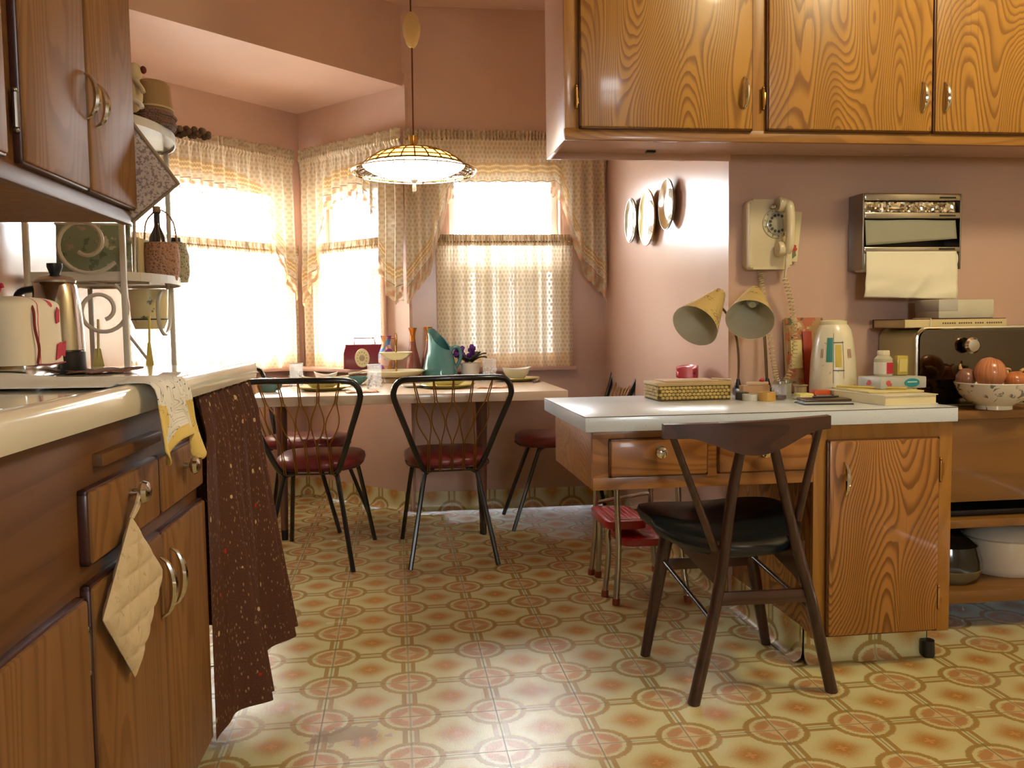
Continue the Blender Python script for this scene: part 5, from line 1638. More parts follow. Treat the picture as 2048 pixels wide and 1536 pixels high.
taper('strut', [(0.672, 2.098, 0.742), (0.818, 2.188, 0.421)], (0.009, 0.011))
taper('strut', [(1.070, 2.118, 0.748), (1.044, 2.186, 0.490)], (0.009, 0.011))
# back rail: bowed board, deep in the middle
def rail(a, b):
    x = lerp(0.648, 1.092, a)
    yb = lerp(2.088, 2.112, a) - 0.036 * math.sin(PI * a)
    low = 0.770 - (0.040 - 0.010 * a) - 0.050 * max(0.0, math.sin(PI * min(max((a - 0.12) / 0.80, 0), 1))) ** 1.6
    zt = 0.765 + 0.008 * a
    th = 0.011
    q = b * 4
    seq = [(-th, zt), (th, zt + 0.001), (th, low), (-th, low), (-th, zt)]
    i = min(3, int(q)); f = q - i
    d = lerp(seq[i][0], seq[i + 1][0], f); z = lerp(seq[i][1], seq[i + 1][1], f)
    return Vector((x, yb + d, z))
m = MB(); m.grid(rail, 36, 16)
bmesh.ops.remove_doubles(m.bm, verts=m.bm.verts, dist=0.0004)
bmesh.ops.holes_fill(m.bm, edges=[e for e in m.bm.edges if e.is_boundary], sides=0)
obj('back_rail', m, M['walnut_x'], wc, ang=50)
def wseat(a, b):
    th = a * 2 * PI
    k = 2.7
    cx, sy = math.cos(th), math.sin(th)
    rr = (abs(cx) ** k + abs(sy) ** k) ** (-1 / k)
    prof = [(0.0, -0.028), (0.86, -0.028), (0.97, -0.018), (1.0, -0.004), (0.985, 0.010), (0.9, 0.018), (0.55, 0.014), (0.0, 0.008)]
    r, z = prof[round(b * (len(prof) - 1))]
    hw = 0.222 + 0.030 * sy * rr
    x, y = hw * cx * rr * r, 0.208 * sy * rr * r
    z += 0.028 * (x / 0.22) ** 2 * (0.6 + 0.4 * (y > 0))
    p = Matrix.Rotation(0.07, 4, 'Z') @ Vector((x, y, 0))
    return Vector((0.928 + p.x, 2.425 + p.y, 0.425 + z + 0.02 * (y / 0.2)))
m = MB(); m.grid(wseat, 48, 7, closed=True); bmesh.ops.remove_doubles(m.bm, verts=m.bm.verts, dist=0.0005); obj('seat', m, M['blackvinyl'], wc, ang=60)
def side_plate(nm, pr, pf):
    # tapering board from the rear leg forward under the seat
    m = MB()
    a, b = Vector(pr), Vector(pf)
    d = (b - a); L = math.hypot(d.x, d.y); t_ = Vector((d.x / L, d.y / L, 0)); n_ = Vector((-t_.y, t_.x, 0))
    m.prism([(0, -0.115), (0.03, -0.10), (L, -0.030), (L, 0.0), (0, 0.0)], -0.009, 0.009, T=Matrix.Translation(a) @ Matrix((t_, Vector((0, 0, 1)), n_)).transposed().to_4x4())
    return obj(nm, m, M['walnut_x'], wc)
side_plate('side_rail', (0.838, 2.190, 0.420), (0.798, 2.530, 0.405)); side_plate('side_rail', (1.062, 2.196, 0.430), (1.052, 2.550, 0.405))
def bar(nm, p, q, w, h, mat='walnut_x'):
    p, q = Vector(p), Vector(q); d = q - p
    t_ = d.normalized(); n_ = Vector((-t_.y, t_.x, 0)).normalized()
    m = MB(); m.box(0, d.length, -w / 2, w / 2, -h / 2, h / 2, 0.002, T=Matrix.Translation(p) @ Matrix((t_, n_, t_.cross(n_))).transposed().to_4x4()); return obj(nm, m, M[mat], wc)
bar('stretcher', (0.782, 2.540, 0.287), (1.070, 2.562, 0.282), 0.012, 0.034); bar('stretcher', (0.827, 2.190, 0.287), (1.086, 2.202, 0.281), 0.014, 0.036)
taper('brace', [(0.783, 2.540, 0.305), (0.812, 2.195, 0.229)], (0.0065, 0.0065)); taper('brace', [(1.068, 2.557, 0.30), (1.098, 2.206, 0.237)], (0.0065, 0.0065))

# ------------------------------------------------------------------ red step stool by the pink wall
st = thing('step_stool', 'chrome step stool with red steps and red back behind the desk', 'stool', (0.95, 3.25, 0))
def leg(pts, r=0.011, tip=True):
    m = MB(); m.tube(smooth_path(pts, 6), r, 10); o = obj('leg', m, M['chrome_dull'], st)
    p, q = Vector(pts[-1]), Vector(pts[-2]); d = (q - p).normalized()
    m = MB(); m.tube([p, p + d * 0.024], 0.0135, 10); obj('rubber_tip', m, M['rubber'], o)
leg([(0.800, 3.085, 0.60), (0.782, 3.075, 0.42), (0.785, 3.068, 0.20), (0.771, 3.056, 0.0)])
leg([(0.800, 3.420, 0.60), (0.784, 3.430, 0.42), (0.786, 3.438, 0.20), (0.769, 3.455, 0.0)])
leg([(1.000, 3.085, 0.60), (1.010, 3.075, 0.42), (1.018, 3.066, 0.20), (1.037, 3.044, 0.0)])
leg([(1.000, 3.420, 0.60), (1.010, 3.430, 0.42), (1.018, 3.438, 0.20), (1.037, 3.455, 0.0)])
leg([(0.950, 3.165, 0.275), (0.80, 3.155, 0.280), (0.768, 3.158, 0.255), (0.770, 3.160, 0.16), (0.754, 3.161, 0.0)], 0.0105)
leg([(0.950, 3.395, 0.275), (0.82, 3.400, 0.280), (0.795, 3.405, 0.255), (0.796, 3.41, 0.16), (0.788, 3.415, 0.0)], 0.0105)
def stepm(nm, cx, cy, w, d, z, th, mat=None):
    m = MB(); m.prism([(cx + p[0], cy + p[1]) for p in round_rect(w, d, 0.035)], z, z + th, bev=0.004); return obj(nm, m, M['redpaint'], st)
def ribs(par, cx, cy, w, d, z):
    for i in range(7):
        x = cx - w * 0.36 + w * 0.12 * i
        m = MB(); m.box(x - 0.003, x + 0.003, cy - d * 0.4, cy + d * 0.4, z, z + 0.002); obj('tread_rib', m, plain('pale_red_rubber', (206, 96, 100), 0.5), par)
s1 = stepm('step', 0.835, 3.275, 0.155, 0.30, 0.258, 0.030); ribs(s1, 0.835, 3.275, 0.155, 0.30, 0.288)
s2 = stepm('step', 0.905, 3.225, 0.200, 0.30, 0.205, 0.026)
stepm('seat', 0.90, 3.255, 0.30, 0.33, 0.600, 0.035)
m = MB()
def back(a, b):
    y = lerp(3.11, 3.31, a); x = 1.085 + 0.035 * math.sin(PI * a); z = lerp(0.795, 0.855, b) 
    z -= 0.010 * abs(2 * a - 1) ** 4 * (1 if b > 0.5 else -1)
    return Vector((x, y, z))
m.grid(back, 16, 6); o_ = obj('backrest', m, M['redpaint'], st); md = o_.modifiers.new('t', 'SOLIDIFY'); md.thickness = 0.014; md.offset = 0
for y in (3.14, 3.28):
    m = MB(); m.tube(smooth_path([(1.0, y, 0.60), (1.06, y, 0.66), (1.098, y, 0.80)]), 0.009, 8); obj('back_support', m, M['chrome_dull'], st)
for (p, q) in (((0.775, 3.07, 0.42), (0.775, 3.43, 0.42)), ((1.01, 3.075, 0.42), (1.01, 3.43, 0.42)), ((0.79, 3.435, 0.30), (1.01, 3.435, 0.33))):
    m = MB(); m.tube([p, q], 0.008, 8); obj('brace', m, M['chrome_dull'], st)

# ------------------------------------------------------------------ pendant lamp
PC = Vector((0.099, 3.90, 0))
pl = thing('pendant_lamp', 'flying-saucer pendant lamp with glowing bowl hanging over the table', 'lamp', (PC.x, PC.y, 1.575))
m = MB(); m.tube([(PC.x, PC.y, 1.83), (PC.x + 0.002, PC.y, 2.21)], 0.0035, 8); m.tube([(PC.x, PC.y, 2.36), (PC.x, PC.y, CEIL)], 0.0035, 8); obj('cord', m, M['cordbrown'], pl)
def lampglass(name, c, rough=0.35):
    b = NB(name)
    d = b.shader('ShaderNodeBsdfTranslucent', C8(*c)); e = b.bsdf(C8(*c), rough, coat=0.3)
    return b.done(b.mixsh(0.45, d, e))
m = MB(); m.lathe([(0, 0.148), (0.012, 0.147), (0.030, 0.125), (0.038, 0.095), (0.039, 0.080), (0.035, 0.050), (0.024, 0.015), (0.012, 0.0), (0, 0)], 28, (PC.x + 0.002, PC.y, 2.212)); obj('counterweight', m, lampglass('frosted_cream_plastic', (214, 190, 140)), pl)
m = MB(); m.lathe([(0, 0.052), (0.022, 0.052), (0.021, 0.045), (0.012, 0.010), (0.016, 0.0), (0, 0)], 24, (PC.x, PC.y, 1.784)); obj('stem', m, M['brass'], pl)
amber = lampglass('amber_mosaic', (250, 214, 120), 0.3)
prof = [(0.012, 1.788), (0.06, 1.784), (0.11, 1.773), (0.16, 1.755), (0.20, 1.730), (0.222, 1.711)]
m = MB(); m.lathe(prof, 48, (PC.x, PC.y, 0)); obj('shade', m, amber, pl)
m = MB()
for (r, z) in prof[1:]:
    m.tube([(PC.x + r * math.cos(a * PI / 24), PC.y + r * math.sin(a * PI / 24), z + 0.001) for a in range(48)], 0.0034, 5, closed=True)
for i in range(24):
    a = i * PI / 12
    m.tube([(PC.x + r * math.cos(a), PC.y + r * math.sin(a), z + 0.001) for (r, z) in prof[1:]], 0.0034, 5)
o_ = obj('brass_lattice', m, plain('dark_brass_strip', (140, 92, 28), 0.35, 0.8), pl); o_['kind'] = 'stuff'
# clear flared lip with ribs
lipg = thin_glass('smoky_clear_plastic', (0.78, 0.72, 0.64, 1), 1.2)
m = MB(); m.lathe([(0.222, 1.711), (0.245, 1.704), (0.262, 1.696), (0.270, 1.686), (0.267, 1.678), (0.258, 1.674)], 48, (PC.x, PC.y, 0)); obj('clear_lip', m, lipg, pl)
m = MB()
for i in range(36):
    a = i * PI / 18
    m.tube([(PC.x + r * math.cos(a), PC.y + r * math.sin(a), z) for (r, z) in ((0.222, 1.710), (0.245, 1.702), (0.262, 1.692), (0.259, 1.675))], 0.0016, 4)
o_ = obj('lip_ribs', m, plain('bronze_rib', (120, 96, 66), 0.4, 0.6), pl); o_['kind'] = 'stuff'
m = MB(); m.tube([(PC.x + 0.270 * math.cos(a * PI / 24), PC.y + 0.270 * math.sin(a * PI / 24), 1.687) for a in range(48)], 0.0022, 5, closed=True); obj('lip_rim', m, M['brass'], pl)
b = NB('glowing_opal_bowl'); e = b.node('ShaderNodeEmission'); e.inputs[0].default_value = (1.0, 0.90, 0.70, 1); e.inputs[1].default_value = 6.0
bowl_m = b.done(S(b, e.outputs[0]))
m = MB(); m.lathe([(0.221, 1.709), (0.210, 1.698), (0.175, 1.680), (0.13, 1.664), (0.07, 1.652), (0.0, 1.648)], 48, (PC.x, PC.y, 0)); obj('opal_bowl', m, bowl_m, pl)
m = MB(); m.lathe([(0.018, 0.0), (0.013, -0.008), (0.007, -0.014), (0.009, -0.03), (0.008, -0.048), (0.0, -0.056)], 18, (PC.x, PC.y, 1.649)); obj('finial', m, plain('clear_finial', (220, 208, 190), 0.1, 0.6), pl)

# ------------------------------------------------------------------ on the table
def at(nm, label, cat, c, group=None): return thing(nm, label, cat, c, group=group)
# teal pitcher with pinched lip
TP = (0.230, 4.60, TZ)
t = at('teal_pitcher', 'tall teal glazed pitcher with pinched lip and strap handle', 'pitcher', TP)
def pit(a, b):
    th = a * 2 * PI
    cx, sy = math.cos(th), math.sin(th)
    cc = math.cos(th + 0.75)
    rim = 0.262 - 0.105 * (0.5 + 0.5 * cc) ** 1.2 + 0.008 * max(0, -cc) ** 4
    R = polyfn([(0, 0.084), (0.006, 0.090), (0.02, 0.093), (0.06, 0.089), (0.12, 0.074), (0.17, 0.058), (0.22, 0.044), (0.28, 0.036)])
    if b < 0.06: z, r = 0.0, R(0) * b / 0.06
    elif b < 0.62: z = rim * (b - 0.06) / 0.56; r = R(z)
    elif b < 0.66: z = rim + 0.002; r = R(rim) - 0.004 * (b - 0.62) / 0.04
    elif b < 0.96: z = lerp(rim, 0.03, (b - 0.66) / 0.30); r = R(z) - 0.006
    else: z, r = 0.03, (R(0.03) - 0.006) * max(0.0, (1.0 - b) / 0.04)
    up = max(0.0, (z - 0.15) / 0.11)
    x = r * cx - 0.010 * up - 0.014 * up * max(0, -cx) ** 8
    return Vector((TP[0] + x, TP[1] + r * sy * (1 - 0.10 * up), TP[2] + z))
m = MB(); m.grid(pit, 48, 50, closed=True); bmesh.ops.remove_doubles(m.bm, verts=m.bm.verts, dist=0.0004); obj('pitcher_body', m, M['teal'], t, ang=60)
m = MB(); m.tube(smooth_path([(TP[0] + 0.050, TP[1], TZ + 0.145), (TP[0] + 0.078, TP[1], TZ + 0.172), (TP[0] + 0.104, TP[1], TZ + 0.160), (TP[0] + 0.108, TP[1], TZ + 0.115), (TP[0] + 0.082, TP[1], TZ + 0.062)], 8), [0.010] * 33, 10); obj('handle', m, M['teal'], t)
# two copper-necked vases
def vase(label, x, y, h):
    t = at('copper_vase', label, 'vase', (x, y, TZ), 'rust and copper bottle vases')
    m = MB(); m.lathe([(0, 0), (0.036, 0), (0.040, 0.02), (0.042, 0.06), (0.034, 0.11), (0.020, 0.165), (0.014, 0.205)], 28, (x, y, TZ)); obj('body', m, plain('rust_glaze', (140, 72, 54), 0.35, coat=0.2, bump=0.15, bscale=60), t)
    m = MB(); m.lathe([(0.0145, 0.203), (0.013, 0.225), (0.016, 0.25), (0.024, h), (0.021, h), (0.012, 0.245), (0.010, 0.21)], 24, (x, y, TZ)); obj('copper_neck', m, M['copper'], t)
vase('rust vase with flared copper neck standing left of the teal pitcher', 0.095, 4.74, 0.275)
vase('rust vase with copper neck half hidden behind the teal pitcher', 0.180, 4.77, 0.278)
# African violet
t = at('african_violet', 'purple African violet in a white ceramic pot', 'potted plant', (0.392, 4.66, TZ))
c = (0.392, 4.66, TZ)
m = MB(); m.lathe([(0, 0), (0.042, 0), (0.044, 0.01), (0.056, 0.085), (0.052, 0.085), (0.042, 0.02), (0, 0.015)], 26, c); obj('pot', m, pattern_mat('white_pot_sprigs', (226, 222, 212), [(40, 0.66, 0.70, (120, 130, 96), 0.8, 9.0)], 0.2, coat=0.4), t)
m = MB(); m.lathe([(0, 0.076), (0.050, 0.078), (0, 0.084)], 20, c); obj('soil', m, plain('potting_soil', (52, 36, 26), 0.95), t)
leaf_m = plain('dark_violet_leaf', (70, 66, 46), 0.6, bump=0.3, var=0.15)
r_ = random.Random(5)
for i in range(11):
    a = i * 2 * PI / 11 + r_.uniform(-.2, .2)
    L = r_.uniform(0.055, 0.085); dz = r_.uniform(0.0, 0.025)
    pts = []
    def lf(u, v, a=a, L=L, dz=dz):
        w = 0.022 * math.sin(PI * min(1, u * 1.02)) ** 0.7 * (2 * v - 1)
        rr = 0.012 + L * u
        return Vector((c[0] + rr * math.cos(a) - w * math.sin(a), c[1] + rr * math.sin(a) + w * math.cos(a), TZ + 0.088 + dz * u * 1.5 + 0.02 * math.sin(u * 2.4) + abs(2 * v - 1) * 0.006))
    m = MB(); m.grid(lf, 6, 4); o_ = obj('leaf', m, leaf_m, t, ang=70); o_.modifiers.new('t', 'SOLIDIFY').thickness = 0.0015
vio = plain('violet_petal', (104, 42, 140), 0.6)
for i in range(17):
    p = Vector((c[0] - 0.03 + r_.uniform(-0.045, 0.05), c[1] - 0.02 + r_.uniform(-0.03, 0.03), TZ + 0.125 + r_.uniform(0, 0.05)))
    m = MB()
    for j in range(5):
        a = j * 2 * PI / 5 + i
        m.ball(p + Vector((0.006 * math.cos(a), 0.002 * math.sin(a * 2) - 0.002, 0.006 * math.sin(a))), 0.0085, 0.004, 0.0085, 5)
    m.tube([p, (c[0] + (p.x - c[0]) * 0.3, c[1], TZ + 0.09)], 0.0012, 4)
    obj('flower', m, vio, t)
# tiered cake tray
t = at('tiered_tray', 'two-tier cream serving tray with a brass centre handle', 'serving tray', (0.005, 4.55, TZ))
c = (0.005, 4.55, TZ)
m = MB(); m.lathe([(0, 0), (0.062, 0), (0.062, 0.018), (0.050, 0.022), (0, 0.022)], 30, c); obj('foot', m, plain('tan_foot', (206, 170, 128), 0.35), t)
m = MB(); m.lathe([(0, 0.022), (0.085, 0.026), (0.125, 0.040), (0.148, 0.056), (0.145, 0.060), (0.118, 0.046), (0.08, 0.033), (0, 0.030)], 40, c); obj('lower_plate', m, M['creamcer'], t)
m = MB(); m.lathe([(0, 0.112), (0.035, 0.114), (0.062, 0.130), (0.086, 0.150), (0.083, 0.153), (0.056, 0.136), (0.03, 0.122), (0, 0.120)], 36, c); obj('upper_plate', m, M['creamcer'], t)
m = MB(); m.tube([(c[0], c[1], TZ + 0.02), (c[0], c[1], TZ + 0.215)], 0.0045, 8); obj('centre_rod', m, M['brass'], t)
m = MB(); m.tube(smooth_path([(c[0] + 0.0, c[1], TZ + 0.175), (c[0] - 0.006, c[1], TZ + 0.21), (c[0] - 0.004, c[1], TZ + 0.245), (c[0] + 0.004, c[1], TZ + 0.245), (c[0] + 0.006, c[1], TZ + 0.21), (c[0] + 0.0, c[1], TZ + 0.175)], 6), 0.0022, 6); obj('ring_handle', m, M['brass'], t)
for i, (dx, dy) in enumerate(((-0.045, -0.03), (0.05, -0.02), (0.02, -0.06))):
    m = MB(); m.ball((c[0] + dx, c[1] + dy, TZ + 0.043), 0.014, 0.018, 0.009, 8)
    single('biscuit', m, plain('brown_biscuit', (150, 92, 52), 0.8), 'small brown biscuit on the lower tray tier, %s' % ('at the left', 'at the right', 'in front')[i], 'biscuit')
# maroon portable radio on the narrow window's sill
t = at('portable_radio', 'maroon portable radio with round cream dial and top handle', 'radio', (-0.175, 4.985, 0.789))
RT = frame(F2 @ Vector((0.700, 0.115, 0.789)), Vector((0.985, -0.17, 0)), Vector((0.17, 0.985, 0)))
RT = RT @ Matrix.Translation((0, 0, 0))
m = MB(); m.prism([(-0.112, 0), (0.112, 0), (0.108, 0.088), (0.100, 0.135), (-0.100, 0.135), (-0.108, 0.088)], -0.045, 0.045, T=RT @ Matrix(((1, 0, 0, 0), (0, 0, 1, 0), (0, 1, 0, 0), (0, 0, 0, 1))), bev=0.008); obj('case', m, plain('maroon_bakelite', (120, 30, 52), 0.25, coat=0.4), t)
m = MB(); m.lathe([(0, 0), (0.050, 0), (0.052, 0.004), (0.048, 0.008), (0, 0.009)], 36, T=RT @ Matrix.Translation((-0.005, -0.045, 0.060)) @ Matrix.Rotation(PI / 2, 4, 'X'), sx=0.78); dl_ = obj('dial', m, plain('cream_radio_dial', (226, 216, 170), 0.3), t)
m = MB(); m.lathe([(0, 0.009), (0.017, 0.009), (0.016, 0.015), (0, 0.017)], 24, T=RT @ Matrix.Translation((-0.005, -0.045, 0.060)) @ Matrix.Rotation(PI / 2, 4, 'X'), sx=0.9); obj('tuning_knob', m, plain('gold_grey_knob', (172, 160, 130), 0.3, 0.5), dl_)
for i in range(12):
    a = i * PI / 6
    m = MB(); m.ball(RT @ Vector((-0.005 + 0.026 * math.cos(a), -0.0535, 0.060 + 0.033 * math.sin(a))), 0.0032, 0.001, 0.0032, 5); obj('dial_mark', m, plain('olive_dial_mark', (140, 128, 80), 0.5), dl_)
m = MB(); m.tube([RT @ Vector(p) for p in ((-0.058, 0, 0.134), (-0.058, 0, 0.168), (0.052, 0, 0.168), (0.060, 0, 0.134))], 0.003, 6); obj('handle', m, plain('maroon_bakelite', (120, 30, 52), 0.25, coat=0.4), t)
# painted jug in the window corner
c = F2 @ Vector((0.865, 0.105, 0.0)); c = (c.x, c.y, 0.789)
t = at('painted_jug', 'orange and violet painted jug on the narrow window sill', 'jug', c)
m = MB(); m.lathe([(0, 0), (0.036, 0), (0.044, 0.03), (0.044, 0.08), (0.030, 0.115), (0.021, 0.14), (0.026, 0.165), (0.031, 0.18), (0.027, 0.18), (0.018, 0.14), (0, 0.12)], 28, c)
b = NB('painted_jug_glaze'); o = b.coord(); x, y, z = b.xyz(o); n_ = b.noise(o, 14, 1.5, 0.5, 0.6)
col = b.mix(n_.step(0.44, 0.50), C8(214, 150, 96), C8(226, 196, 190)); col = b.mix(b.noise(o, 17, 1, w=3.0).step(0.58, 0.62), col, C8(140, 60, 150)); col = b.mix(b.noise(o, 17, 1, w=8.0).step(0.62, 0.66), col, C8(90, 140, 200))
obj('jug_body', m, b.done(b.bsdf(col, 0.2, coat=0.4)), t)
m = MB(); m.tube(smooth_path([(c[0] + 0.026, c[1], c[2] + 0.170), (c[0] + 0.050, c[1], c[2] + 0.160), (c[0] + 0.052, c[1], c[2] + 0.10), (c[0] + 0.040, c[1], c[2] + 0.075)]), 0.006, 8); obj('handle', m, plain('orange_handle', (206, 130, 84), 0.25), t)

# tumblers of cut glass
def tumbler(label, x, y, r=0.033, h=0.115):
    t = at('glass_tumbler', label, 'glass', (x, y, TZ), 'clear cut-glass tumblers')
    m = MB(); m.lathe([(0, 0.0), (r * 0.88, 0.0), (r * 0.90, 0.004), (r, h), (r * 0.93, h), (r * 0.84, 0.012), (0, 0.012)], 28, (x, y, TZ)); obj('glass_body', m, M['tumbler'], t)
    m = MB(); m.tube([(x + r * 0.965 * math.cos(a * PI / 14), y + r * 0.965 * math.sin(a * PI / 14), TZ + h) for a in range(28)], 0.0016, 5, closed=True); obj('rim', m, plain('bright_glass_rim', (232, 232, 236), 0.08), t)
    m = MB(); rr = random.Random(int(x * 1000))
    for i in range(34):
        a = rr.uniform(0, 2 * PI); z = rr.uniform(0.006, h * 0.62)
        m.ball((x + r * 0.955 * math.cos(a), y + r * 0.955 * math.sin(a), TZ + z), 0.0045, 0.0045, 0.006, 4)
    o_ = obj('cut_pattern', m, plain('frosted_cut', (222, 224, 226), 0.25, spec=0.6), t); o_['kind'] = 'stuff'
tumbler('clear cut-glass tumbler at the left place setting', -0.463, 4.25)
tumbler('clear cut-glass tumbler in front of the maroon radio', -0.095, 4.06, 0.034, 0.110)
tumbler('clear cut-glass tumbler right of the violet pot', 0.468, 4.40, 0.037, 0.112)
# dishes
def plate(nm, label, x, y, r, mat_, h=0.016, cat='plate', z=TZ, n=40):
    m = MB(); m.lathe([(0, 0), (r * 0.62, 0.0), (r * 0.70, 0.003), (r, h), (r * 0.985, h + 0.003), (r * 0.68, 0.007), (0, 0.006)], n, (x, y, z)); return single(nm, m, mat_, label, cat)
plate('dinner_plate', 'olive yellow dinner plate at the near left setting', -0.325, 4.05, 0.125, M['yellowplate'])
plate('dinner_plate', 'olive yellow dinner plate at the near right setting', 0.235, 4.02, 0.128, M['yellowplate'])
plate('dinner_plate', 'olive yellow dinner plate under the white bowl at the right end', 0.605, 4.40, 0.118, M['yellowplate'])
plate('saucer', 'small white saucer between the two near chairs', 0.085, 4.10, 0.062, M['white'], 0.010, 'saucer')
def bowl(nm, label, x, y, r, h, mat_, sq=2.0, z=TZ, wave=0.0, sy_=1.0, cat='bowl', spout=0.0):
    """soft squarish bowl with wavy rim"""
    def f(a, b):
        th = a * 2 * PI
        cx, sy = math.cos(th), math.sin(th)
        rr = (abs(cx) ** sq + abs(sy) ** sq) ** (-1 / sq)
        prof = [(0, 0), (0.45, 0), (0.52, 0.06), (0.80, 0.48), (0.96, 0.86), (1.0, 1.0), (0.97, 1.0), (0.76, 0.5), (0.45, 0.14), (0, 0.10)]
        q = b * 18; i = min(8, int(q / 2)); ff = q / 2 - i
        pr, pz = lerp(prof[i][0], prof[i + 1][0], ff), lerp(prof[i][1], prof[i + 1][1], ff)
        zz = h * pz * (1 + wave * math.cos(2 * th) * pz)
        ex = 1 + spout * max(0, cx) ** 6 * pz
        return Vector((x + r * pr * cx * rr * ex, y + sy_ * r * pr * sy * rr, z + zz))
    m = MB(); m.grid(f, 44, 18, closed=True); bmesh.ops.remove_doubles(m.bm, verts=m.bm.verts, dist=0.0004)
    return single(nm, m, mat_, label, cat, ang=60)
bowl('white_bowl', 'white square-lipped bowl on the plate at the right end of the table', 0.605, 4.42, 0.074, 0.058, M['white'], 2.8, TZ + 0.008, 0.10)
bowl('sauce_boat', 'cream gravy boat with long lip on the near right plate', 0.235, 4.03, 0.088, 0.042, M['creamcer'], 2.0, TZ + 0.007, 0.14, 0.55, 'gravy boat', 0.35)
bowl('sauce_boat', 'pale olive gravy boat with long lip on the near left plate', -0.330, 4.06, 0.092, 0.052, plain('pale_olive_glaze', (206, 200, 160), 0.18, coat=0.4), 2.0, TZ + 0.007, 0.12, 0.60, 'gravy boat', 0.35)
bowl('white_bowl', 'low white bowl behind the pale olive gravy boat', -0.375, 4.33, 0.062, 0.040, M['white'], 2.2, TZ, 0.12)
bowl('white_bowl', 'folded-lip white bowl farthest back at the left of the table', -0.350, 4.56, 0.060, 0.052, M['white'], 2.4, TZ, 0.16)
bowl('teal_dish', 'shallow teal rectangular dish beside the radio', -0.215, 4.38, 0.088, 0.040, M['teal'], 4.0, TZ, 0.0, 0.62, 'dish')
# teal creamer at the left
t = at('teal_creamer', 'teal creamer with ring handle at the left end of the table', 'creamer', (-0.575, 4.02, TZ))
c = (-0.565, 4.02, TZ)
m = MB(); m.lathe([(0, 0), (0.036, 0), (0.044, 0.02), (0.042, 0.045), (0.036, 0.062), (0.032, 0.062), (0.036, 0.04), (0, 0.02)], 26, c); obj('creamer_body', m, M['teal'], t)
m = MB(); m.tube([(c[0] + 0.040 + 0.020 * math.sin(a * PI / 10) ** 1, c[1] - 0.01, c[2] + 0.034 + 0.022 * math.cos(a * PI / 10)) for a in range(-4, 15)], 0.006, 8); obj('handle', m, M['teal'], t)
# napkins with orange fringe, table knife and spoon
def napkin(label, x, y, rz, w=0.13, d=0.11):
    t = thing('fringed_napkin', label, 'napkin', (x, y, TZ), rz, 'orange fringed napkins')
    def f(a, b): return Vector((lerp(-w / 2, w / 2, a), lerp(-d / 2, d / 2, b), 0.003 + 0.003 * abs(math.sin(a * 7 + b * 4))))
    m = MB(); m.grid(f, 14, 10); o_ = obj('napkin_cloth', m, pattern_mat('orange_cream_weave', (216, 190, 160), [(50, 0.5, 0.6, (190, 110, 66), 0.7, 1.0)], 0.95), t, local=True, ang=80); o_.modifiers.new('t', 'SOLIDIFY').thickness = 0.0025
    m = MB()
    for i in range(26):
        a = lerp(-w / 2, w / 2, i / 25)
        m.tube([(a, -d / 2, 0.003), (a + 0.002 * math.sin(i * 2.1), -d / 2 - 0.009, 0.0015)], 0.0012, 4)
        b_ = lerp(-d / 2, d / 2, i / 25)
        m.tube([(w / 2, b_, 0.003), (w / 2 + 0.009, b_ + 0.002 * math.sin(i * 1.7), 0.0015)], 0.0012, 4)
    o_ = obj('fringe', m, plain('orange_fringe', (196, 122, 74), 0.9), t, local=True); o_['kind'] = 'stuff'
napkin('orange fringed napkin between the two near chairs', -0.150, 3.86, 0.1)
napkin('orange fringed napkin right of the near right plate', 0.430, 3.96, -0.1)
napkin('orange fringed napkin behind the left glass tumbler', -0.50, 4.42, 0.2)
def cutlery(nm, label, p, q, cat):
    t = thing(nm, label, cat, (p[0], p[1], TZ))
    p, q = Vector(p), Vector(q); d = q - p
    m = MB(); m.tube([p, p + d * 0.45], [0.005, 0.004], 8); obj('handle', m, M['steel'], t)
    m = MB(); m.tube([p + d * 0.45, p + d * 0.6, q], [0.004, 0.008, 0.003], 8); obj('blade', m, M['chrome'], t)
cutlery('table_knife', 'steel table knife lying in front of the radio', (-0.235, 4.50, TZ + 0.048), (-0.115, 4.52, TZ + 0.062), 'knife')
cutlery('table_spoon', 'steel spoon lying right of the right-end plate', (0.66, 4.20, TZ + 0.005), (0.715, 4.34, TZ + 0.006), 'spoon')

# ------------------------------------------------------------------ on the desk
# woven box
wb = thing('woven_box', 'gold woven rush box with lid on the white desk top', 'box', (0.955, 2.82, DZ))
WBX0, WBX1, WBY0, WBY1, WBZ = 0.838, 1.078, 2.745, 2.905, 0.824
m = MB(); m.box(WBX0, WBX1, WBY0, WBY1, DZ + 0.0005, WBZ - 0.014); obj('inner_box', m, plain('dark_rush', (96, 76, 34), 0.85), wb)
rush = plain('gold_rush', (196, 168, 98), 0.5, var=0.14, vscale=40)
m = MB()
nx, ny, nz = 17, 10, 4
for k in range(nz):
    z = DZ + 0.006 + (WBZ - 0.016 - DZ - 0.004) * (k + 0.4) / nz
    for i in range(nx):
        x = lerp(WBX0 + 0.004, WBX1 - 0.004, (i + (0.25 if k % 2 else 0.7)) / nx)
        m.ball((x, WBY0 - 0.001, z), 0.0078, 0.0045, 0.0058, 4)
    for j in range(ny):
        y = lerp(WBY0 + 0.004, WBY1 - 0.004, (j + (0.25 if k % 2 else 0.7)) / ny)
        m.ball((WBX0 - 0.001, y, z), 0.0045, 0.0078, 0.0058, 4)
        m.ball((WBX1 + 0.001, y, z), 0.0045, 0.0078, 0.0058, 4)
o_ = obj('weave', m, rush, wb); o_['kind'] = 'stuff'
m = MB(); m.box(WBX0 - 0.004, WBX1 + 0.004, WBY0 - 0.004, WBY1 + 0.004, WBZ - 0.014, WBZ - 0.002, 0.003); obj('lid', m, plain('tan_rush_lid', (186, 156, 104), 0.6, bump=0.3, bscale=140), wb)
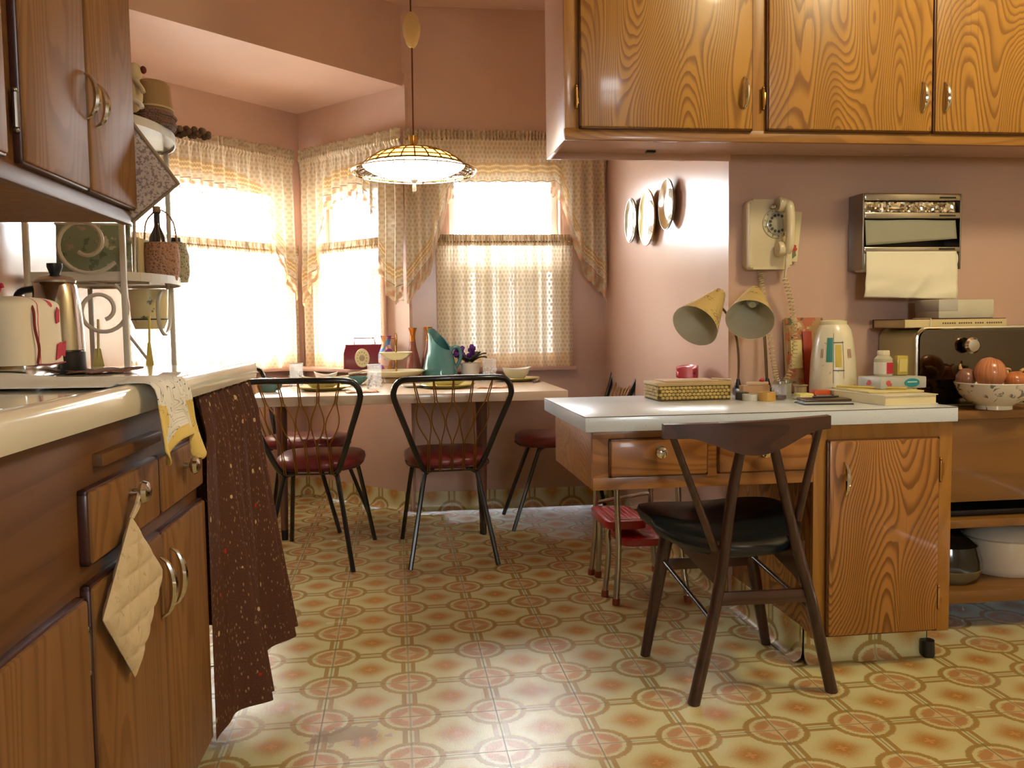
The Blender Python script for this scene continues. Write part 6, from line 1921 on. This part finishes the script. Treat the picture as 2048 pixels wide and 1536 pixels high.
m = MB(); m.box(WBX0 + 0.03, WBX1 - 0.03, WBY0 + 0.02, WBY1 - 0.01, WBZ - 0.002, WBZ + 0.002, 0.001); single('note_pad', m, plain('pinkish_note_pad', (206, 176, 146), 0.7), 'thin pinkish note pad lying on the woven box', 'note pad')
m = MB(); m.tube([(1.035, 2.80, WBZ + 0.005), (1.085, 2.755, WBZ + 0.003)], 0.0035, 6); single('pencil_stub', m, plain('white_pencil', (222, 210, 180), 0.5), 'short white pencil lying on the woven box lid', 'pencil')

# two-headed gooseneck lamp
gl = thing('gooseneck_lamp', 'brass desk lamp with two printed cream cone shades', 'lamp', (1.20, 2.87, DZ))
sh = NB('printed_parchment')
_o = sh.coord(); _f = sh.noise(_o, 22, 2.5, 0.6, 1.5)
_l = (1.0 - ((_f * 5.0).fract() - 0.5).abs().step(0.06, 0.14)) * sh.noise(_o, 13, 1, w=2.0).step(0.45, 0.52)
_c = sh.mix(_l * 0.85, C8(216, 190, 124), C8(104, 66, 30))
_d = sh.shader('ShaderNodeBsdfTranslucent', _c)
sh_m = sh.done(sh.mixsh(0.2, sh.bsdf(_c, 0.45), _d))
inner_m = plain('pale_shade_lining', (206, 196, 166), 0.6)
def cone(apex, mouth, r0, r1):
    a, b_ = Vector(apex), Vector(mouth)
    d = b_ - a
    T = Matrix.Translation(a) @ d.to_track_quat('Z', 'Y').to_matrix().to_4x4()
    L = d.length
    m = MB(); m.lathe([(0, 0), (r0 * 0.92, 0.0), (r0, 0.003), (r1, L)], 40, T=T); s_ = obj('shade', m, sh_m, gl, ang=50)
    m = MB(); m.lathe([(0, 0.004), (r0 - 0.002, 0.006), (r1 - 0.0015, L - 0.0005), (r1, L)], 40, T=T); obj('lining', m, inner_m, s_, ang=50)
    m = MB(); m.lathe([(0, 0.01), (0.012, 0.012), (0.014, 0.03), (0.020, 0.05), (0.021, 0.065), (0.012, 0.082), (0, 0.086)], 18, T=T); obj('bulb', m, plain('frosted_bulb', (226, 222, 210), 0.3), s_)
cone((1.100, 2.90, 1.112), (0.978, 2.80, 1.003), 0.023, 0.080)
cone((1.217, 2.88, 1.118), (1.150, 2.76, 1.020), 0.024, 0.079)
M['bronze'] = plain('dark_bronze_tube', (110, 84, 52), 0.35, 0.8)
def neck(pts, r=0.0042, mat='bronze'):
    m = MB(); m.tube(smooth_path(pts, 8), r, 8); return obj('gooseneck', m, M[mat], gl)
neck([(1.160, 2.885, 0.80), (1.162, 2.886, 0.90), (1.150, 2.893, 0.99), (1.120, 2.91, 1.055), (1.088, 2.905, 1.075)])
neck([(1.262, 2.880, 0.80), (1.258, 2.882, 0.90), (1.252, 2.886, 1.00), (1.245, 2.885, 1.07), (1.225, 2.878, 1.085)], 0.0055)
m = MB(); m.lathe([(0, 0), (0.010, 0), (0.012, 0.010), (0.006, 0.035), (0, 0.035)], 14, (1.160, 2.885, 0.785)); obj('neck_socket', m, M['blackplastic'], gl)
m = MB(); m.lathe([(0, 0), (0.012, 0), (0.013, 0.010), (0.007, 0.035), (0, 0.035)], 14, (1.262, 2.880, 0.785)); obj('neck_socket', m, M['blackplastic'], gl)
m = MB(); m.box(1.150, 1.275, 2.845, 2.915, DZ + 0.0005, 0.790, 0.006); obj('base', m, M['blackplastic'], gl)
# tan sewing tin with red button
t = thing('tan_box', 'small tan plastic box with a red button before the desk lamp', 'box', (1.195, 2.80, DZ))
m = MB(); m.prism(round_rect(0.100, 0.034, 0.010), 0, 0.040, T=rmat('Z', 0, (1.190, 2.815, DZ + 0.0005))); obj('case', m, plain('tan_plastic', (190, 150, 112), 0.4), t)
m = MB(); m.box(1.165, 1.235, 2.802, 2.828, DZ + 0.040, DZ + 0.052, 0.003); obj('lid', m, plain('tan_plastic_light', (206, 172, 138), 0.4), t)
m = MB(); m.ball((1.214, 2.812, DZ + 0.057), 0.009, 0.009, 0.008, 8); obj('button', m, M['redpaint'], t)
# tape rolls and small pots
def roll(label, x, y, r, h, cc, inner=None, name='tape_roll', cat='tape'):
    t = thing(name, label, cat, (x, y, DZ))
    m = MB(); m.lathe([(r * 0.62, 0.0), (r, 0.0), (r, h), (r * 0.62, h), (r * 0.62, 0.0)], 28, (x, y, DZ + 0.0005)); obj('tape', m, plain('tape_%d_%d' % (cc[0], cc[2]), cc, 0.3, coat=0.2), t)
    m = MB(); m.lathe([(r * 0.55, 0.001), (r * 0.62, 0.001), (r * 0.62, h - 0.001), (r * 0.55, h - 0.001), (r * 0.55, 0.001)], 28, (x, y, DZ + 0.0005)); obj('core', m, plain('card_core', (170, 150, 116), 0.8), t)
roll('roll of amber masking tape on the desk', 1.172, 2.675, 0.0275, 0.027, (206, 160, 76))
roll('roll of clear whitish tape left of the amber one', 1.128, 2.70, 0.026, 0.020, (206, 204, 190))
roll('dark steel-edged tape roll behind the clear one', 1.118, 2.745, 0.022, 0.024, (60, 58, 54))
t = thing('glass_jar', 'small glass jar with dark red contents and steel lid', 'jar', (1.222, 2.70, DZ))
m = MB(); m.lathe([(0, 0), (0.022, 0), (0.024, 0.004), (0.024, 0.046), (0.018, 0.052), (0.0165, 0.05), (0.022, 0.044), (0.022, 0.003), (0, 0.002)], 24, (1.225, 2.70, DZ + 0.0005)); obj('glass', m, M['tumbler'], t)
m = MB(); m.lathe([(0, 0.003), (0.0215, 0.003), (0.0215, 0.016), (0, 0.018)], 20, (1.225, 2.70, DZ)); obj('contents', m, plain('dark_red_beads', (76, 24, 28), 0.5), t)
m = MB(); m.lathe([(0, 0.051), (0.0195, 0.051), (0.0195, 0.060), (0, 0.061)], 20, (1.225, 2.70, DZ)); obj('lid', m, M['chrome_dull'], t)
t = thing('grey_jar', 'grey glass jar behind the red-filled jar', 'jar', (1.265, 2.745, DZ))
m = MB(); m.lathe([(0, 0), (0.020, 0), (0.021, 0.05), (0, 0.052)], 20, (1.265, 2.745, DZ + 0.0005)); obj('glass', m, plain('grey_jar_glass', (150, 146, 130), 0.15, coat=0.4), t)
m = MB(); m.lathe([(0, 0.052), (0.021, 0.052), (0.021, 0.062), (0, 0.063)], 20, (1.265, 2.745, DZ)); obj('lid', m, M['chrome_dull'], t)
t = thing('thread_spool', 'beige reel of thread near the cookbooks', 'spool', (1.345, 2.80, DZ))
m = MB(); m.lathe([(0, 0), (0.024, 0), (0.024, 0.003), (0.020, 0.004), (0.020, 0.034), (0.024, 0.036), (0.024, 0.039), (0, 0.039)], 22, (1.345, 2.80, DZ + 0.0005)); obj('spool', m, plain('beige_thread', (160, 138, 100), 0.7, bump=0.3, bscale=200), t)
m = MB(); m.lathe([(0, 0.039), (0.008, 0.039), (0.008, 0.0405), (0, 0.0405)], 12, (1.345, 2.80, DZ)); obj('spool_hole', m, M['blackplastic'], t)
t = thing('sticky_notes', 'small pad of pale yellow sticky notes', 'note pad', (1.30, 2.69, DZ))
m = MB(); m.box(1.278, 1.328, 2.665, 2.715, DZ + 0.0005, DZ + 0.012, 0.001); obj('clear_tray', m, plain('pale_lemon', (214, 208, 160), 0.4), t)
m = MB(); m.box(1.280, 1.326, 2.667, 2.713, DZ + 0.012, DZ + 0.020, 0.001); obj('notes', m, plain('yellow_notes', (226, 214, 130), 0.7), t)
t = thing('orange_box', 'small orange box with a black clip', 'box', (1.365, 2.70, DZ))
m = MB(); m.box(1.338, 1.394, 2.685, 2.725, DZ + 0.0005, DZ + 0.028, 0.003); obj('case', m, plain('orange_plastic', (206, 84, 34), 0.4), t)
m = MB(); m.tube([(1.34, 2.682, DZ + 0.011), (1.41, 2.676, DZ + 0.011)], 0.003, 6); obj('clip', m, M['blackplastic'], t)
# black note book
t = thing('black_notebook', 'dark brown leather notebook with pen near the desk edge', 'notebook', (1.29, 2.53, DZ), -0.12)
def lo2(nm, mm, mat_): return obj(nm, mm, mat_, t, local=True)
m = MB(); m.box(-0.075, 0.075, -0.045, 0.045, 0.0005, 0.004, 0.001); lo2('lower_cover', m, plain('black_leather', (30, 26, 24), 0.4))
m = MB(); m.box(-0.072, 0.072, -0.043, 0.043, 0.004, 0.009); lo2('pages', m, plain('grey_page_edge', (180, 176, 164), 0.7))
m = MB(); m.box(-0.070, 0.070, -0.042, 0.042, 0.009, 0.017, 0.002); lo2('upper_cover', m, plain('brown_leather', (66, 38, 28), 0.35, coat=0.2))
m = MB(); m.tube([(-0.03, 0.01, 0.020), (0.055, 0.025, 0.020)], 0.003, 6); lo2('pen', m, M['blackplastic'])
# white books and pencil
t = book_flat('white_book', 'thick white-covered book lying at the right end of the desk', 1.405, 1.585, 2.42, 2.72, DZ + 0.0005, DZ + 0.030, plain('white_cover', (222, 212, 184), 0.4), pages_m, 0.10)
m = MB(); m.box(1.420, 1.600, 2.50, 2.73, DZ + 0.0308, DZ + 0.036, 0.001); single('cream_pamphlet', m, plain('cream_pamphlet', (216, 202, 140), 0.6), 'thin cream pamphlet lying on the white book', 'pamphlet')
m = MB(); m.tube([(1.400, 2.66, DZ + 0.042), (1.555, 2.52, DZ + 0.041)], 0.004, 6); single('yellow_pencil', m, plain('yellow_pencil_paint', (206, 184, 96), 0.5), 'long pale pencil lying across the cream pamphlet', 'pencil')
# tissue pack
t = thing('tissue_pack', 'flat grey pocket-tissue box with pink flower and teal oval', 'tissue box', (1.565, 2.62, DZ + 0.037), 0.14)
m = MB(); m.box(-0.085, 0.085, -0.055, 0.055, 0, 0.036, 0.003); bx_ = obj('carton', m, plain('grey_lilac_carton', (182, 184, 178), 0.4), t, local=True)
m = MB(); m.lathe([(0, 0), (0.028, 0), (0.028, 0.0012), (0, 0.0012)], 30, T=Matrix.Translation((0.030, -0.0553, 0.018)) @ Matrix.Rotation(PI / 2, 4, 'X'), sy=0.48); obj('teal_oval', m, plain('teal_print', (40, 140, 150), 0.4), t, local=True)
m = MB(); m.box(0.012, 0.048, -0.0572, -0.0564, 0.0185, 0.0220); obj('pale_print', m, plain('pale_print', (190, 214, 212), 0.6), t, local=True)
m = MB()
for i in range(7):
    a = i * 0.9
    m.ball((-0.0855, 0.0 + 0.0035 * i * math.cos(a) * 0.5, 0.020 + 0.0035 * i * math.sin(a) * 0.35), 0.0008, 0.006, 0.005, 5)
for i in range(7):
    a = i * 0.9
    m.ball((-0.055 + 0.003 * i * math.cos(a) * 0.5, -0.0556, 0.020 + 0.003 * i * math.sin(a) * 0.4), 0.006, 0.0008, 0.005, 5)
obj('flower_print', m, plain('pink_flower_ink', (206, 90, 90), 0.6), t, local=True)['kind'] = 'stuff'
# medicine bottle and lotion
t = thing('pill_bottle', 'clear pill bottle with red label and white cap', 'bottle', (1.560, 2.70, DZ + 0.073))
c = (1.553, 2.650, DZ + 0.0735)
m = MB(); m.lathe([(0, 0), (0.027, 0), (0.028, 0.004), (0.028, 0.055), (0.018, 0.066), (0.016, 0.068), (0, 0.068)], 26, c); obj('body', m, plain('greyish_bottle', (190, 186, 160), 0.15, coat=0.4), t)
m = MB(); m.lathe([(0.0284, 0.006), (0.0286, 0.006), (0.0286, 0.044), (0.0284, 0.044)], 40, c); obj('white_label', m, plain('white_label', (222, 216, 200), 0.6), t)
m = MB(); m.grid(lambda a, b: Vector((c[0] + 0.0292 * math.cos(-1.75 + a * 1.5), c[1] + 0.0292 * math.sin(-1.75 + a * 1.5), c[2] + 0.007 + 0.036 * b)), 10, 1); obj('red_label', m, plain('crimson_label', (186, 44, 62), 0.5), t)
m = MB(); m.lathe([(0, 0.066), (0.019, 0.066), (0.019, 0.078), (0.017, 0.081), (0, 0.081)], 24, c); obj('cap', m, plain('cream_cap', (220, 210, 180), 0.4), t)
t = thing('lotion_bottle', 'squat yellow-green bottle right of the pill bottle', 'bottle', (1.60, 2.685, DZ + 0.073))
m = MB(); m.box(1.596, 1.634, 2.640, 2.664, DZ + 0.0735, DZ + 0.1375, 0.005); obj('body', m, plain('olive_gold_glass', (190, 172, 76), 0.2, coat=0.4), t)
m = MB(); m.box(1.602, 1.628, 2.6385, 2.640, DZ + 0.085, DZ + 0.125); obj('label', m, plain('pale_gold_label', (206, 190, 110), 0.6), t)
# insulated carafe
t = thing('painted_carafe', 'tall white carafe painted with teal and yellow blocks', 'carafe', (1.470, 2.80, DZ))
c = (1.468, 2.815, DZ + 0.0005)
m = MB(); m.lathe([(0, 0), (0.074, 0), (0.077, 0.010), (0.077, 0.030), (0.073, 0.12), (0.064, 0.19), (0.056, 0.222), (0.046, 0.238), (0, 0.242)], 40, c); obj('body', m, pattern_mat('speckled_white_plastic', (224, 216, 190), [(46, 0.66, 0.72, (120, 112, 96), 0.6, 3.0)], 0.3, coat=0.3), t)
m = MB(); m.lathe([(0, 0.238), (0.044, 0.238), (0.044, 0.250), (0.036, 0.254), (0, 0.255)], 32, c); obj('lid', m, M['creamcer'], t)
def carafe_r(z): return polyfn([(0, 0.077), (0.03, 0.077), (0.12, 0.073), (0.19, 0.064), (0.222, 0.056)])(z)
def patch(nm, a0, a1, z0, z1, mat_, off=0.0012):
    m = MB(); m.grid(lambda a, b: Vector((c[0] + (carafe_r(lerp(z0, z1, b)) + off) * math.cos(lerp(a0, a1, a)), c[1] + (carafe_r(lerp(z0, z1, b)) + off) * math.sin(lerp(a0, a1, a)), c[2] + lerp(z0, z1, b))), 8, 8)
    obj(nm, m, mat_, t)
patch('teal_block', -2.35, -2.07, 0.115, 0.195, plain('teal_brush', (66, 140, 136), 0.5))
patch('yellow_block', -1.95, -1.68, 0.098, 0.172, plain('yellow_brush', (206, 182, 66), 0.5))
lnm = plain('black_brush_line', (70, 60, 48), 0.5)
for (a0, a1, z0, z1) in ((-2.04, -2.025, 0.045, 0.21), (-1.60, -1.585, 0.06, 0.185), (-2.05, -1.56, 0.178, 0.1805), (-2.05, -1.56, 0.086, 0.0885)):
    patch('drawn_line', a0, a1, z0, z1, lnm, 0.0016)
for (a0, z0) in ((-2.62, 0.128), (-2.54, 0.128), (-1.36, 0.128), (-1.28, 0.128), (-1.20, 0.128)):
    patch('red_stroke', a0, a0 + 0.03, z0, z0 + 0.03, plain('red_brush_line', (150, 80, 62), 0.5), 0.0014)
# cook books leaning behind
t = thing('cookbook', 'tall cookbook with food pictures on its cover, leaning on the wall', 'book', (1.42, 2.92, DZ))
CT = Matrix.Translation((1.432, 2.952, DZ + 0.001)) @ Matrix.Rotation(-0.13, 4, 'X')
m = MB(); m.box(-0.062, 0.075, -0.012, 0.012, 0, 0.262, 0.002, T=CT); obj('pages', m, pages_m, t)
food = pattern_mat('food_photo_cover', (176, 140, 96), [(26, 0.50, 0.56, (184, 96, 66), 0.9, 1.0), (34, 0.58, 0.62, (80, 84, 66), 0.9, 5.0), (30, 0.60, 0.66, (216, 196, 160), 0.8, 8.0)], 0.3, coat=0.3)
m = MB(); m.box(-0.064, 0.077, -0.0145, -0.012, 0, 0.264, T=CT); obj('front_cover', m, food, t)
m = MB(); m.box(-0.048, -0.008, -0.0162, -0.0146, 0.085, 0.185, T=CT); obj('paper_label', m, plain('pale_yellow_label', (220, 204, 140), 0.7), t)
m = MB(); m.box(-0.004, 0.030, -0.020, -0.0147, 0.01, 0.215, 0.001, T=CT); obj('red_band', m, plain('brick_red_band', (166, 52, 34), 0.5), t)
